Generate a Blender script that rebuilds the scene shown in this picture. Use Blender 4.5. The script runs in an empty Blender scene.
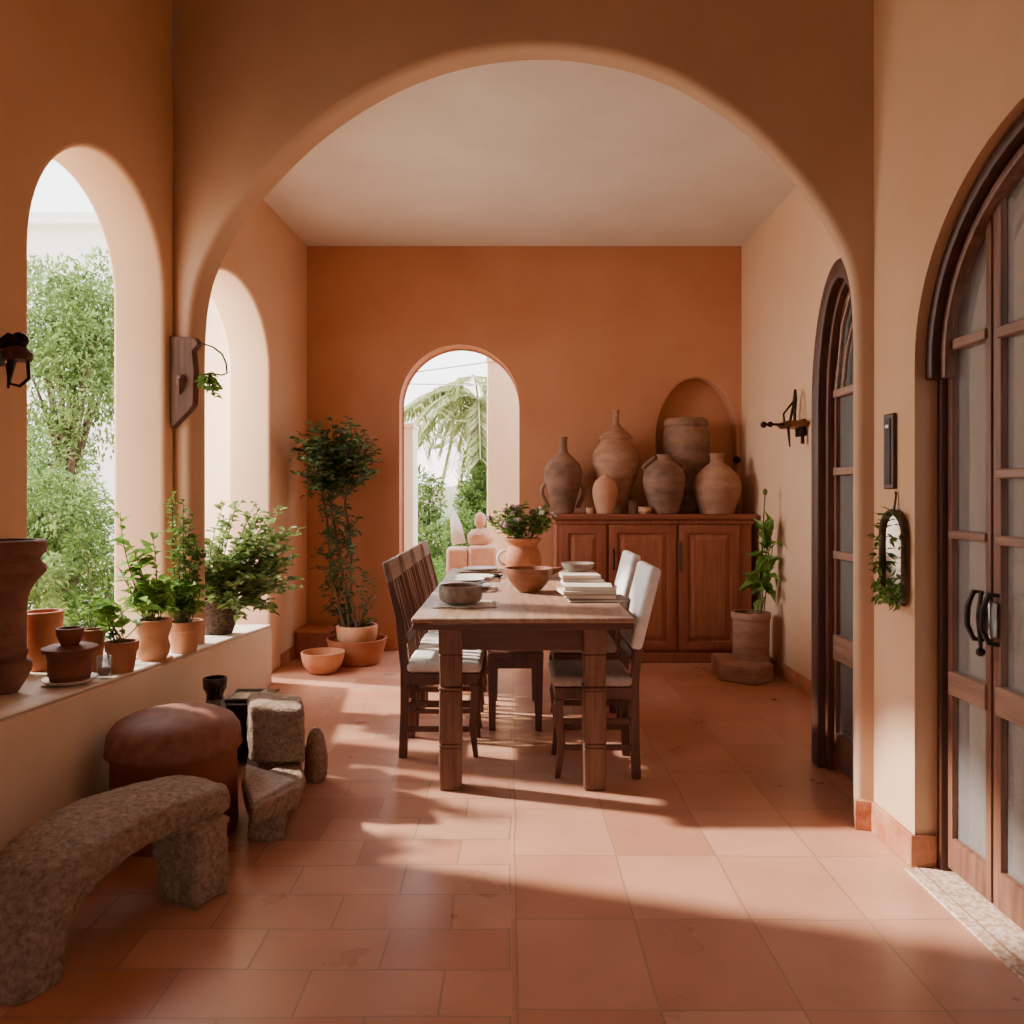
import bpy, bmesh, math, random
import numpy as np
from mathutils import Vector, Matrix, noise

random.seed(7)
rng = np.random.default_rng(11)
scn = bpy.context.scene
COL = scn.collection
PI = math.pi
F, CX, CY, EYE = 800.0, 510.0, 495.0, 1.3      # focal length in px, principal point, eye height (1024x1024 frame)

def W(px, py, Y):                               # photo pixel + depth -> place in the room
    return Vector(((px - CX) / F * Y, Y, EYE - (py - CY) / F * Y))
def XF(px, Y): return (px - CX) / F * Y
def HF(py, Y): return EYE - (py - CY) / F * Y

def hexc(s):
    s = s.lstrip('#')
    out = []
    for i in (0, 2, 4):
        c = int(s[i:i + 2], 16) / 255
        out.append(c / 12.92 if c <= .04045 else ((c + .055) / 1.055) ** 2.4)
    return (*out, 1)

# ------------------------------------------------------------------ materials
def new_mat(name):
    m = bpy.data.materials.new(name); m.use_nodes = True
    nt = m.node_tree
    return m, nt, nt.nodes['Principled BSDF']

def mat(name, c1, c2=None, rough=.7, scale=6, detail=6, bump=0, bscale=None, stretch=(1, 1, 1), contrast=(.35, .65),
        spec=.4, metal=0, c3=None, transl=0, coat=0, bdist=.02):
    m, nt, b = new_mat(name)
    N, L = nt.nodes, nt.links
    b.inputs['Roughness'].default_value = rough
    b.inputs['Specular IOR Level'].default_value = spec
    b.inputs['Metallic'].default_value = metal
    b.inputs['Coat Weight'].default_value = coat
    tc = N.new('ShaderNodeTexCoord'); mp = N.new('ShaderNodeMapping')
    mp.inputs['Scale'].default_value = stretch
    L.new(tc.outputs['Object'], mp.inputs['Vector'])
    no = N.new('ShaderNodeTexNoise'); no.inputs['Scale'].default_value = scale; no.inputs['Detail'].default_value = detail
    no.inputs['Roughness'].default_value = .6
    L.new(mp.outputs[0], no.inputs['Vector'])
    r = N.new('ShaderNodeValToRGB')
    r.color_ramp.elements[0].position, r.color_ramp.elements[1].position = contrast
    r.color_ramp.elements[0].color = hexc(c1); r.color_ramp.elements[1].color = hexc(c2 or c1)
    if c3:
        e = r.color_ramp.elements.new((contrast[0] + contrast[1]) / 2); e.color = hexc(c3)
    L.new(no.outputs['Fac'], r.inputs['Fac']); L.new(r.outputs['Color'], b.inputs['Base Color'])
    if bump:
        n2 = N.new('ShaderNodeTexNoise'); n2.inputs['Scale'].default_value = bscale or scale * 4; n2.inputs['Detail'].default_value = 8
        L.new(mp.outputs[0], n2.inputs['Vector'])
        bp = N.new('ShaderNodeBump'); bp.inputs['Strength'].default_value = bump; bp.inputs['Distance'].default_value = bdist
        L.new(n2.outputs['Fac'], bp.inputs['Height']); L.new(bp.outputs['Normal'], b.inputs['Normal'])
    if transl:
        t = N.new('ShaderNodeBsdfTranslucent'); L.new(r.outputs['Color'], t.inputs['Color'])
        mx = N.new('ShaderNodeMixShader'); mx.inputs[0].default_value = transl
        out = N['Material Output']
        L.new(b.outputs[0], mx.inputs[1]); L.new(t.outputs[0], mx.inputs[2]); L.new(mx.outputs[0], out.inputs['Surface'])
    return m

def floor_mat():
    m, nt, b = new_mat('terracotta tiles')
    N, L = nt.nodes, nt.links
    tc = N.new('ShaderNodeTexCoord')
    wob = N.new('ShaderNodeTexNoise'); wob.inputs['Scale'].default_value = 1.3; wob.inputs['Detail'].default_value = 2
    L.new(tc.outputs['Object'], wob.inputs['Vector'])
    sub = N.new('ShaderNodeVectorMath'); sub.operation = 'SUBTRACT'; sub.inputs[1].default_value = (.5, .5, .5)
    L.new(wob.outputs['Color'], sub.inputs[0])
    scl = N.new('ShaderNodeVectorMath'); scl.operation = 'SCALE'; scl.inputs['Scale'].default_value = .035
    L.new(sub.outputs[0], scl.inputs[0])
    add = N.new('ShaderNodeVectorMath'); add.operation = 'ADD'
    L.new(tc.outputs['Object'], add.inputs[0]); L.new(scl.outputs[0], add.inputs[1])
    def brick(w, h, off, seedshift):
        mp = N.new('ShaderNodeMapping'); mp.inputs['Location'].default_value = seedshift
        L.new(add.outputs[0], mp.inputs['Vector'])
        br = N.new('ShaderNodeTexBrick')
        br.offset = off; br.offset_frequency = 2; br.squash = 1
        br.inputs['Scale'].default_value = 1
        br.inputs['Brick Width'].default_value = w; br.inputs['Row Height'].default_value = h
        br.inputs['Mortar Size'].default_value = .0036; br.inputs['Mortar Smooth'].default_value = .25; br.inputs['Bias'].default_value = 0
        br.inputs['Color1'].default_value = hexc('#D09A7E'); br.inputs['Color2'].default_value = hexc('#BE8367')
        br.inputs['Mortar'].default_value = hexc('#A88068')
        L.new(mp.outputs[0], br.inputs['Vector'])
        return br
    bl = brick(.36, .205, .5, (0, .06, 0)); brr = brick(.36, .43, 0, (-.02, .13, 0))
    sx = N.new('ShaderNodeSeparateXYZ'); L.new(add.outputs[0], sx.inputs[0])
    gt = N.new('ShaderNodeMath'); gt.operation = 'GREATER_THAN'; gt.inputs[1].default_value = 0.005
    L.new(sx.outputs['X'], gt.inputs[0])
    mixc = N.new('ShaderNodeMix'); mixc.data_type = 'RGBA'
    L.new(gt.outputs[0], mixc.inputs['Factor']); L.new(bl.outputs['Color'], mixc.inputs['A']); L.new(brr.outputs['Color'], mixc.inputs['B'])
    mixf = N.new('ShaderNodeMix'); mixf.data_type = 'FLOAT'
    L.new(gt.outputs[0], mixf.inputs['Factor']); L.new(bl.outputs['Fac'], mixf.inputs['A']); L.new(brr.outputs['Fac'], mixf.inputs['B'])
    n1 = N.new('ShaderNodeTexNoise'); n1.inputs['Scale'].default_value = 3.2; n1.inputs['Detail'].default_value = 4; n1.inputs['Roughness'].default_value = .5
    L.new(tc.outputs['Object'], n1.inputs['Vector'])
    r = N.new('ShaderNodeValToRGB'); r.color_ramp.elements[0].position = .3; r.color_ramp.elements[1].position = .72
    r.color_ramp.elements[0].color = (.90, .87, .85, 1); r.color_ramp.elements[1].color = (1.12, 1.1, 1.08, 1)
    L.new(n1.outputs['Fac'], r.inputs['Fac'])
    mul = N.new('ShaderNodeMix'); mul.data_type = 'RGBA'; mul.blend_type = 'MULTIPLY'; mul.inputs['Factor'].default_value = 1
    L.new(mixc.outputs['Result'], mul.inputs['A']); L.new(r.outputs['Color'], mul.inputs['B'])
    L.new(mul.outputs['Result'], b.inputs['Base Color'])
    rr = N.new('ShaderNodeMapRange'); rr.inputs['From Min'].default_value = .3; rr.inputs['From Max'].default_value = .7
    rr.inputs['To Min'].default_value = .27; rr.inputs['To Max'].default_value = .33
    L.new(n1.outputs['Fac'], rr.inputs['Value']); L.new(rr.outputs[0], b.inputs['Roughness'])
    b.inputs['Specular IOR Level'].default_value = .6
    n2 = N.new('ShaderNodeTexNoise'); n2.inputs['Scale'].default_value = 14; n2.inputs['Detail'].default_value = 6
    L.new(tc.outputs['Object'], n2.inputs['Vector'])
    ma = N.new('ShaderNodeMath'); ma.operation = 'MULTIPLY_ADD'; ma.inputs[1].default_value = -1.2
    L.new(mixf.outputs['Result'], ma.inputs[0]); L.new(n2.outputs['Fac'], ma.inputs[2])
    bp = N.new('ShaderNodeBump'); bp.inputs['Strength'].default_value = .3; bp.inputs['Distance'].default_value = .005
    L.new(ma.outputs[0], bp.inputs['Height']); L.new(bp.outputs['Normal'], b.inputs['Normal'])
    return m

def base_tile_mat():
    return mat('baseboard tile', '#A9623F', '#C08A68', rough=.6, scale=9, bump=.3)

def glass_mat(name, tint, opac, rough=.08):
    m, nt, b = new_mat(name)
    N, L = nt.nodes, nt.links
    b.inputs['Base Color'].default_value = hexc(tint); b.inputs['Roughness'].default_value = rough
    b.inputs['Specular IOR Level'].default_value = .6
    t = N.new('ShaderNodeBsdfTransparent'); t.inputs['Color'].default_value = (.86, .9, .92, 1)
    mx = N.new('ShaderNodeMixShader'); mx.inputs[0].default_value = opac
    L.new(t.outputs[0], mx.inputs[1]); L.new(b.outputs[0], mx.inputs[2]); L.new(mx.outputs[0], N['Material Output'].inputs['Surface'])
    return m

def wood(name, a, b_, rough=.5, axis='x', scale=5, spec=.4):
    st = {'x': (.6, 7, 7), 'y': (7, .6, 7), 'z': (7, 7, .6)}[axis]
    return mat(name, a, b_, rough=rough, scale=scale, detail=8, bump=.18, bscale=9, stretch=st, contrast=(.3, .7), spec=spec, bdist=.01)

M = {}
M['wall'] = mat('peach plaster', '#DBB594', '#E2C0A2', rough=.85, scale=1.6, detail=7, bump=.16, bscale=5, contrast=(.3, .7), spec=.15)
M['wallf'] = mat('ochre peach plaster', '#D4A983', '#DDB593', rough=.85, scale=1.6, detail=7, bump=.16, bscale=5, contrast=(.3, .7), spec=.15)
M['arch'] = mat('shaded arch plaster', '#BF9A7C', '#CBA88B', rough=.85, scale=1.4, detail=7, bump=.16, bscale=5, contrast=(.3, .7), spec=.15)  # side wall plaster made darker, the arch wall's shade put into the colour
M['back'] = mat('terracotta plaster', '#BC8160', '#C7906E', rough=.85, scale=1.7, detail=8, bump=.14, bscale=6, contrast=(.3, .7), spec=.15)
M['ceil'] = mat('cream ceiling', '#E2D7CB', '#EAE1D6', rough=.9, scale=2, bump=.05, spec=.1)
M['ledge'] = mat('low wall plaster', '#D6BC9F', '#DEC7AD', rough=.85, scale=2, detail=7, bump=.2, bscale=6, spec=.15)
M['ledgetop'] = mat('worn plaster top', '#CDBBA8', '#E2D4C4', rough=.75, scale=5, bump=.2, spec=.2)
M['cream'] = mat('cream render', '#F6E8C8', '#FAF0D8', rough=.9, scale=3, bump=.15, spec=.1)
M['grey'] = mat('grey render', '#B9B4AE', '#c4beb8', rough=.9, scale=2, bump=.1, spec=.1)
M['white'] = mat('white render', '#F0EAE0', '#F7F3EC', rough=.9, scale=2, spec=.1)
M['ground'] = mat('pale gravel', '#B9A48A', '#CDB99F', rough=.95, scale=20, bump=.3, spec=.1)
M['specklestrip'] = mat('pale speckled strip', '#C09478', '#E6CDB8', rough=.8, scale=60, detail=3, bump=.3, contrast=(.4, .6))
M['floor'] = floor_mat()
M['base'] = base_tile_mat()
M['terra'] = mat('terracotta pot', '#A2603F', '#B67854', rough=.75, scale=7, bump=.12)
M['terral'] = mat('light terracotta', '#BF8059', '#CF9A74', rough=.75, scale=8, bump=.12)
M['terrap'] = mat('pale sunned clay', '#D2AA90', '#E0BDA6', rough=.85, scale=8, bump=.12)
M['terrad'] = mat('dark terracotta', '#6B3A2A', '#8A4E38', rough=.7, scale=7, bump=.12)
M['urn'] = mat('aged terracotta', '#6E463A', '#946652', rough=.8, scale=5, bump=.25, stretch=(1, 1, 2.5))
M['jar'] = mat('dusty clay', '#946650', '#AF8870', rough=.85, scale=5, bump=.3, stretch=(1, 1, 3))
M['jarlight'] = mat('pale clay', '#B98468', '#CC9C82', rough=.85, scale=6, bump=.2)
M['jardark'] = mat('smoked clay', '#6B5042', '#977460', rough=.85, scale=4, bump=.3, stretch=(1, 1, 2))
M['stone'] = mat('rough brown stone', '#7C6655', '#BCA18A', rough=.95, scale=55, detail=9, bump=1, bscale=110, contrast=(.3, .7), spec=.15, bdist=.012)
M['stonetop'] = mat('chiselled stone face', '#aa9f95', '#c9bfb5', rough=.85, scale=60, detail=5, bump=.6, bscale=60)
M['leather'] = mat('russet leather', '#804E3C', '#96624E', rough=.62, scale=22, bump=.25, bscale=90, stretch=(1, 1, 1), bdist=.004)
M['leatherb'] = mat('russet leather side', '#84472F', '#93553C', rough=.6, scale=4, bump=.1)
M['wooddk'] = wood('dark walnut', '#4A2A1E', '#724634', axis='z', rough=.45)
M['woodtab'] = wood('aged table wood', '#5C3A2C', '#8A634C', axis='z', rough=.5)
M['woodtop'] = wood('worn table top', '#84604B', '#AE8A70', axis='y', rough=.42)
M['woodedge'] = wood('table edge', '#4E2C20', '#6A4030', axis='x', rough=.45)
M['cab'] = wood('red brown cabinet wood', '#834530', '#9E5E44', axis='z', rough=.45)
M['cabp'] = wood('cabinet panel wood', '#8E4F38', '#A86A4C99'[:7], axis='z', rough=.42)
M['cabtop'] = wood('cabinet top wood', '#7A412E', '#96573f', axis='x', rough=.4)
M['door'] = wood('door wood', '#5F3A29', '#8A604A', axis='z', rough=.5)
M['doorfr'] = wood('dark door frame', '#3A2017', '#57321F', axis='z', rough=.5)
M['doorrail'] = wood('door rail wood', '#7A5442', '#A58069', axis='y', rough=.5)
M['plank'] = wood('weathered plank', '#3E271C', '#6E4A38', axis='z', rough=.8, scale=4)
M['iron'] = mat('dark iron', '#1E1714', '#3a2c25', rough=.5, metal=.7, scale=20)
M['steel'] = mat('worn nickel', '#8b857e', '#b0a9a0', rough=.3, metal=.9, scale=20)
M['ebony'] = mat('black brown glaze', '#1C100D', '#301c17', rough=.25, scale=8, spec=.5)
M['jugglass'] = mat('smoked jug glass', '#5c4a44', '#75625a', rough=.2, scale=5, spec=.6)
M['linen'] = mat('cream linen', '#D8CCBC', '#E8DFD2', rough=.9, scale=30, bump=.25, bscale=120, spec=.1, bdist=.004)
M['linenw'] = mat('white linen', '#DAD5D0', '#EDE9E4', rough=.9, scale=20, bump=.2, bscale=120, spec=.1, bdist=.004)
M['greyfab'] = mat('grey beige fabric', '#A6978C', '#B8AAA0', rough=.9, scale=30, bump=.2, bscale=120, spec=.1, bdist=.004)
M['paper'] = mat('book pages', '#D9CBB6', '#E9DECB', rough=.9, scale=4, stretch=(1, 1, 80), bump=.2)
M['coverA'] = mat('tan cover', '#9A7458', '#B08A6C', rough=.6, scale=12)
M['coverB'] = mat('grey cover', '#5F5550', '#786d66', rough=.6, scale=12)
M['coverC'] = mat('cream cover', '#CFC0AC', '#DDD0BE', rough=.6, scale=12)
M['ceramic'] = mat('cream ceramic', '#D8CEC2', '#E6DED3', rough=.35, scale=8)
M['stoneware'] = mat('speckled stoneware', '#6E5A4C', '#9A8676', rough=.5, scale=24, bump=.1)
M['woodbowl'] = wood('turned wood bowl', '#6F4229', '#96603f', axis='x', rough=.5)
M['soil'] = mat('soil', '#2A1B12', '#463022', rough=1, scale=40, bump=.8)
M['wicker'] = mat('dark wicker', '#2E2019', '#6a503c', rough=.8, scale=60, detail=2, bump=1, bscale=60, stretch=(1, 1, 2))
M['stem'] = mat('green stem', '#4d5a2c', '#6b7440', rough=.7, scale=10)
M['twig'] = mat('brown twig', '#4A3524', '#65492f', rough=.85, scale=12)
M['leafA'] = mat('mid green leaves', '#3C5B22', '#7E9A48', rough=.5, scale=9, detail=3, transl=.35)
M['leafM'] = mat('mixed green leaves', '#3F5F28', '#9AB268', rough=.45, scale=14, detail=3, transl=.35)
M['leafB'] = mat('dark green leaves', '#2A3F20', '#546C38', rough=.55, scale=9, detail=3, transl=.2)
M['leafC'] = mat('fresh green leaves', '#4F7A2A', '#8CB050', rough=.5, scale=9, detail=3, transl=.4)
M['leafT'] = mat('sunlit tree leaves', '#3D5C20', '#9BB264', rough=.5, scale=5, detail=3, transl=.45)
M['leafP'] = mat('palm fronds', '#8A9652', '#C4C48A', rough=.55, scale=3, detail=3, transl=.3)
M['flower'] = mat('mauve blossom', '#7b5266', '#b493a2', rough=.7, scale=15)
M['blossom'] = mat('pale blossom', '#d9c3bd', '#efe4de', rough=.7, scale=15)
M['bark'] = mat('bark', '#4A3A2C', '#6E5A46', rough=.95, scale=12, bump=.8)
M['glassfr'] = glass_mat('grey door glass', '#8d8986', .55)
M['glassclr'] = glass_mat('clear tumbler glass', '#cfd0c8', .25, .05)
M['mirror'] = mat('mirror', '#d8d2cb', rough=.06, metal=1)
M['copper'] = mat('brass fitting', '#6d4a30', '#8c6442', rough=.4, metal=.8, scale=20)
M['hill'] = mat('hazy hillside', '#A58C76', '#8C9272', rough=1, scale=1.4, spec=0)

# ------------------------------------------------------------------ mesh builder
class MB:
    def __init__(s): s.v, s.f = [], []
    def add(s, vs, fs):
        o = len(s.v); s.v += [tuple(p) for p in vs]; s.f += [tuple(i + o for i in f) for f in fs]; return s
    def box(s, x0, x1, y0, y1, z0, z1, mtx=None):
        vs = [Vector(p) for p in ((x0, y0, z0), (x1, y0, z0), (x1, y1, z0), (x0, y1, z0), (x0, y0, z1), (x1, y0, z1), (x1, y1, z1), (x0, y1, z1))]
        if mtx: vs = [mtx @ p for p in vs]
        return s.add(vs, [(0, 3, 2, 1), (4, 5, 6, 7), (0, 1, 5, 4), (1, 2, 6, 5), (2, 3, 7, 6), (3, 0, 4, 7)])
    def hexa(s, b, t):                            # four bottom + four top corners, counter-clockwise
        return s.add(list(b) + list(t), [(0, 3, 2, 1), (4, 5, 6, 7), (0, 1, 5, 4), (1, 2, 6, 5), (2, 3, 7, 6), (3, 0, 4, 7)])
    def lathe(s, prof, seg=32, c=(0, 0, 0), wob=0, sx=1, sy=1):
        c = Vector(c); n = len(prof); vs, fs = [], []
        for i, (r, z) in enumerate(prof):
            for k in range(seg):
                a = 2 * PI * k / seg
                w = 1 + wob * noise.noise(Vector((math.cos(a) * 1.3, math.sin(a) * 1.3, z * 6 + c.x)))
                vs.append((c.x + sx * r * w * math.cos(a), c.y + sy * r * w * math.sin(a), c.z + z))
        for i in range(n - 1):
            for k in range(seg):
                k2 = (k + 1) % seg
                fs.append((i * seg + k, i * seg + k2, (i + 1) * seg + k2, (i + 1) * seg + k))
        fs.append(tuple(range(seg - 1, -1, -1)))
        fs.append(tuple((n - 1) * seg + k for k in range(seg)))
        return s.add(vs, fs)
    def tube(s, pts, rad, seg=8, flat=1.0):
        pts = [Vector(p) for p in pts]; n = len(pts)
        if not hasattr(rad, '__len__'): rad = [rad] * n
        vs, fs = [], []
        up = None
        for i, p in enumerate(pts):
            t = (pts[min(i + 1, n - 1)] - pts[max(i - 1, 0)])
            t = t.normalized() if t.length > 1e-9 else Vector((0, 0, 1))
            if up is None: up = Vector((0, 0, 1)) if abs(t.z) < .9 else Vector((1, 0, 0))
            a = t.cross(up)
            if a.length < 1e-4: a = t.cross(Vector((.3, 1, .2)))
            a.normalize(); b = a.cross(t).normalized(); up = b
            for k in range(seg):
                th = 2 * PI * k / seg
                vs.append(p + a * (math.cos(th) * rad[i]) + b * (math.sin(th) * rad[i] * flat))
        for i in range(n - 1):
            for k in range(seg):
                k2 = (k + 1) % seg
                fs.append((i * seg + k, (i + 1) * seg + k, (i + 1) * seg + k2, i * seg + k2))
        fs.append(tuple(range(seg))); fs.append(tuple((n - 1) * seg + k for k in range(seg - 1, -1, -1)))
        return s.add(vs, fs)
    def ring(s, c, R, r, n=24, seg=6, axis='x', sq=1.0):
        pts = []
        for i in range(n + 1):
            a = 2 * PI * i / n
            u, w = R * math.cos(a), R * sq * math.sin(a)
            pts.append(Vector(c) + (Vector((0, u, w)) if axis == 'x' else Vector((u, 0, w)) if axis == 'y' else Vector((u, w, 0))))
        return s.tube(pts, r, seg)
    def prism(s, poly, x0, x1):                    # polygon in (y, z) extruded along x
        n = len(poly)
        vs = [(x0, y, z) for y, z in poly] + [(x1, y, z) for y, z in poly]
        fs = [tuple(range(n - 1, -1, -1)), tuple(range(n, 2 * n))] + [(i, (i + 1) % n, n + (i + 1) % n, n + i) for i in range(n)]
        return s.add(vs, fs)
    def ball(s, c, r, seg=14, rings=8, jit=0):
        prof = [(max(1e-3, math.sin(PI * i / rings)), -math.cos(PI * i / rings)) for i in range(rings + 1)]
        r = Vector(r) if hasattr(r, '__len__') else Vector((r, r, r))
        m = MB(); m.lathe(prof, seg)
        vs = []
        for p in m.v:
            k = 1 + jit * noise.noise(Vector(p) * 1.7 + Vector(c) * 3)
            vs.append((c[0] + p[0] * r.x * k, c[1] + p[1] * r.y * k, c[2] + p[2] * r.z * k))
        return s.add(vs, m.f)
    def leaves(s, P, D, L, Wd, fold=.25, droop=.15):  # arrays: places, directions, lengths, widths
        P = np.asarray(P, float); n = len(P)
        D = np.asarray(D, float); D = D / np.maximum(np.linalg.norm(D, axis=1, keepdims=True), 1e-6)
        R = rng.normal(size=(n, 3)) * .55 + np.array([0, 0, 1.0])
        S = np.cross(D, R); S /= np.maximum(np.linalg.norm(S, axis=1, keepdims=True), 1e-6)
        U = np.cross(S, D)
        L = np.broadcast_to(np.asarray(L, float), (n,))[:, None]; Wd = np.broadcast_to(np.asarray(Wd, float), (n,))[:, None]
        a = P; b1 = P + D * L * .3 + S * Wd * .42 + U * Wd * fold; b2 = P + D * L * .3 - S * Wd * .42 + U * Wd * fold
        c1 = P + D * L * .62 + S * Wd * .4 + U * Wd * fold * .6; c2 = P + D * L * .62 - S * Wd * .4 + U * Wd * fold * .6
        m1 = P + D * L * .45; d = P + D * L - U * L * droop
        V = np.stack([a, b1, c1, d, c2, b2, m1], axis=1).reshape(-1, 3)
        o = len(s.v); s.v += [tuple(p) for p in V.tolist()]
        for i in range(n):
            q = o + i * 7
            s.f += [(q, q + 1, q + 6), (q + 1, q + 2, q + 6), (q + 2, q + 3, q + 6), (q + 3, q + 4, q + 6), (q + 4, q + 5, q + 6), (q + 5, q, q + 6)]
        return s
    def build(s, name, material, parent=None, smooth=38, bevel=0, bseg=2, sub=0, voxel=0, disp=0, dscale=.1, loc=None, solid=0):
        me = bpy.data.meshes.new(name)
        me.from_pydata(s.v, [], s.f)
        bm = bmesh.new(); bm.from_mesh(me); bmesh.ops.recalc_face_normals(bm, faces=bm.faces)
        if voxel == 0 and len(bm.verts) < 3000: bmesh.ops.remove_doubles(bm, verts=bm.verts, dist=1e-5)
        bm.to_mesh(me); bm.free()
        me.update()
        if smooth is not None:
            me.polygons.foreach_set('use_smooth', [True] * len(me.polygons))
            me.set_sharp_from_angle(angle=math.radians(smooth))
        me.materials.append(material)
        o = bpy.data.objects.new(name, me); COL.objects.link(o)
        if parent: o.parent = parent
        if loc is not None: o.location = loc
        if voxel:
            r = o.modifiers.new('remesh', 'REMESH'); r.mode = 'VOXEL'; r.voxel_size = voxel; r.use_smooth_shade = True
            sm = o.modifiers.new('smooth', 'SMOOTH'); sm.iterations = 6; sm.factor = .5
        if solid:
            k = o.modifiers.new('solid', 'SOLIDIFY'); k.thickness = solid
        if bevel:
            b = o.modifiers.new('bevel', 'BEVEL'); b.width = bevel; b.segments = bseg; b.limit_method = 'ANGLE'; b.angle_limit = math.radians(40)
            b.harden_normals = False
        if sub:
            q = o.modifiers.new('sub', 'SUBSURF'); q.levels = q.render_levels = sub
        if disp:
            t = bpy.data.textures.new('clouds', 'CLOUDS'); t.noise_scale = dscale; t.noise_depth = 4
            d = o.modifiers.new('disp', 'DISPLACE'); d.texture = t; d.strength = disp; d.mid_level = .5; d.texture_coords = 'LOCAL'
        return o

def tag(o, label=None, cat=None, group=None, kind=None):
    if label: o['label'] = label
    if cat: o['category'] = cat
    if group: o['group'] = group
    if kind: o['kind'] = kind
    return o
def thing(name, label, cat, loc=(0, 0, 0), rotz=0, group=None):
    o = bpy.data.objects.new(name, None); COL.objects.link(o)
    o.empty_display_size = .1; o.location = loc; o.rotation_euler = (0, 0, rotz)
    return tag(o, label, cat, group)
def copy_tree(o, parent=None):
    c = o.copy(); COL.objects.link(c)
    if parent: c.parent = parent
    for ch in list(o.children): copy_tree(ch, c)
    return c

# flat sheet with holes: outline/holes in (s, h); stands from p0 along direction d, thickness pushed to normal side
def sheet(name, outline, holes, thick, p0, d, material, side=1, bevel=.02, parent=None, kind='structure', bres=3):
    cu = bpy.data.curves.new(name, 'CURVE'); cu.dimensions = '2D'; cu.fill_mode = 'BOTH'
    cu.extrude = max(thick / 2 - bevel, 1e-4); cu.bevel_depth = bevel; cu.bevel_resolution = bres; cu.offset = -bevel
    for pts in [outline] + holes:
        sp = cu.splines.new('POLY'); sp.points.add(len(pts) - 1); sp.use_cyclic_u = True
        for q, (a, b) in zip(sp.points, pts): q.co = (a, b, 0, 1)
    tmp = bpy.data.objects.new('tmp', cu); COL.objects.link(tmp)
    dg = bpy.context.evaluated_depsgraph_get()
    me = bpy.data.meshes.new_from_object(tmp.evaluated_get(dg))
    COL.objects.unlink(tmp); bpy.data.objects.remove(tmp)
    d = Vector((d[0], d[1], 0)).normalized(); up = Vector((0, 0, 1)); n = d.cross(up) * side
    org = Vector(p0) + n * thick / 2
    nn = d.cross(up)
    for v in me.vertices:
        s_, h_, t_ = v.co
        v.co = org + d * s_ + up * h_ + nn * t_
    me.materials.clear(); me.materials.append(material)
    bm = bmesh.new(); bm.from_mesh(me); bmesh.ops.remove_doubles(bm, verts=bm.verts, dist=1e-5)
    bmesh.ops.recalc_face_normals(bm, faces=bm.faces); bm.to_mesh(me); bm.free()
    me.polygons.foreach_set('use_smooth', [True] * len(me.polygons)); me.set_sharp_from_angle(angle=math.radians(35))
    o = bpy.data.objects.new(name, me); COL.objects.link(o)
    if parent: o.parent = parent
    if kind: o['kind'] = kind
    return o

def arch(s0, s1, bottom, spring, top, n=28):
    c, r = (s0 + s1) / 2, (s1 - s0) / 2
    pts = [(s0, bottom), (s1, bottom)]
    for i in range(n + 1):
        a = PI * i / n
        pts.append((c + r * math.cos(a), spring + (top - spring) * math.sin(a)))
    return pts

# ------------------------------------------------------------------ the room shell
ZB = 6.7                                            # back wall depth
CEIL = 3.385
XR, XL = 1.94, -1.70
# floor
fl = MB().box(-2.9, 1.96, -2.2, 6.95, -.12, 0).build('floor', M['floor']); tag(fl, kind='structure')
gr = MB().box(-30, 30, -12, 60, -.3, -.125).build('ground', M['ground']); tag(gr, kind='structure')

# back wall with an arched doorway and a blind niche
nich = arch(XF(657, ZB), XF(737, ZB), 1.0, HF(440, ZB), HF(378, ZB))
wb = sheet('wall_back', [(-2.0, 0), (2.3, 0), (2.3, CEIL + .1), (-2.0, CEIL + .1)],
           [arch(XF(397, ZB), XF(522, ZB), .0, HF(405, ZB), HF(342, ZB)), nich], .3, (0, ZB, 0), (1, 0), M['back'], side=-1, bevel=.02)
ni = MB().box(XF(650, ZB), XF(742, ZB), ZB + .13, ZB + .29, .8, HF(365, ZB)).build('wall_niche', M['back']); tag(ni, kind='structure')
sill = MB().box(XF(397, ZB), XF(522, ZB), ZB, ZB + .3, -.1, .004).build('trim_1', M['floor']); tag(sill, kind='structure')

# right wall of the rear bay
D2Y0, D2Y1 = 3.27, 3.9
sheet('wall_right', [(3.0, 0), (ZB + .3, 0), (ZB + .3, CEIL + .1), (3.0, CEIL + .1)],
      [arch(3.34, 3.82, .02, 1.66, 2.2)], .25, (XR, 0, 0), (0, 1), M['wall'], side=1, bevel=.01)
# left wall of the rear bay, leaning very slightly outwards toward the camera
CORN = Vector((-1.797, 4.29, 0))
dl = Vector((XL, ZB, 0)) - CORN; lenl = dl.length
def s_at(y): return (y - CORN.y) / dl.y * lenl
sheet('wall_left', [(0, 0), (lenl + .02, 0), (lenl + .02, CEIL + .1), (0, CEIL + .1)],
      [arch(s_at(4.47), s_at(5.79), .02, 2.2, 2.71)], .31, CORN, (dl.x, dl.y), M['wall'], side=-1, bevel=.025)
# left wall of the front bay
K = .19
near = Vector((CORN.x - K * (CORN.y + 2.2), -2.2, 0)); df = CORN - near; lenf = df.length
def sf(y): return (y + 2.2) / (CORN.y + 2.2) * lenf
sheet('wall_left_front', [(0, 0), (lenf, 0), (lenf, 4.4), (0, 4.4)],
      [arch(sf(3.31), sf(4.2), .2, 2.33, 2.90)], .31, near, (df.x, df.y), M['wallf'], side=-1, bevel=.03)
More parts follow.
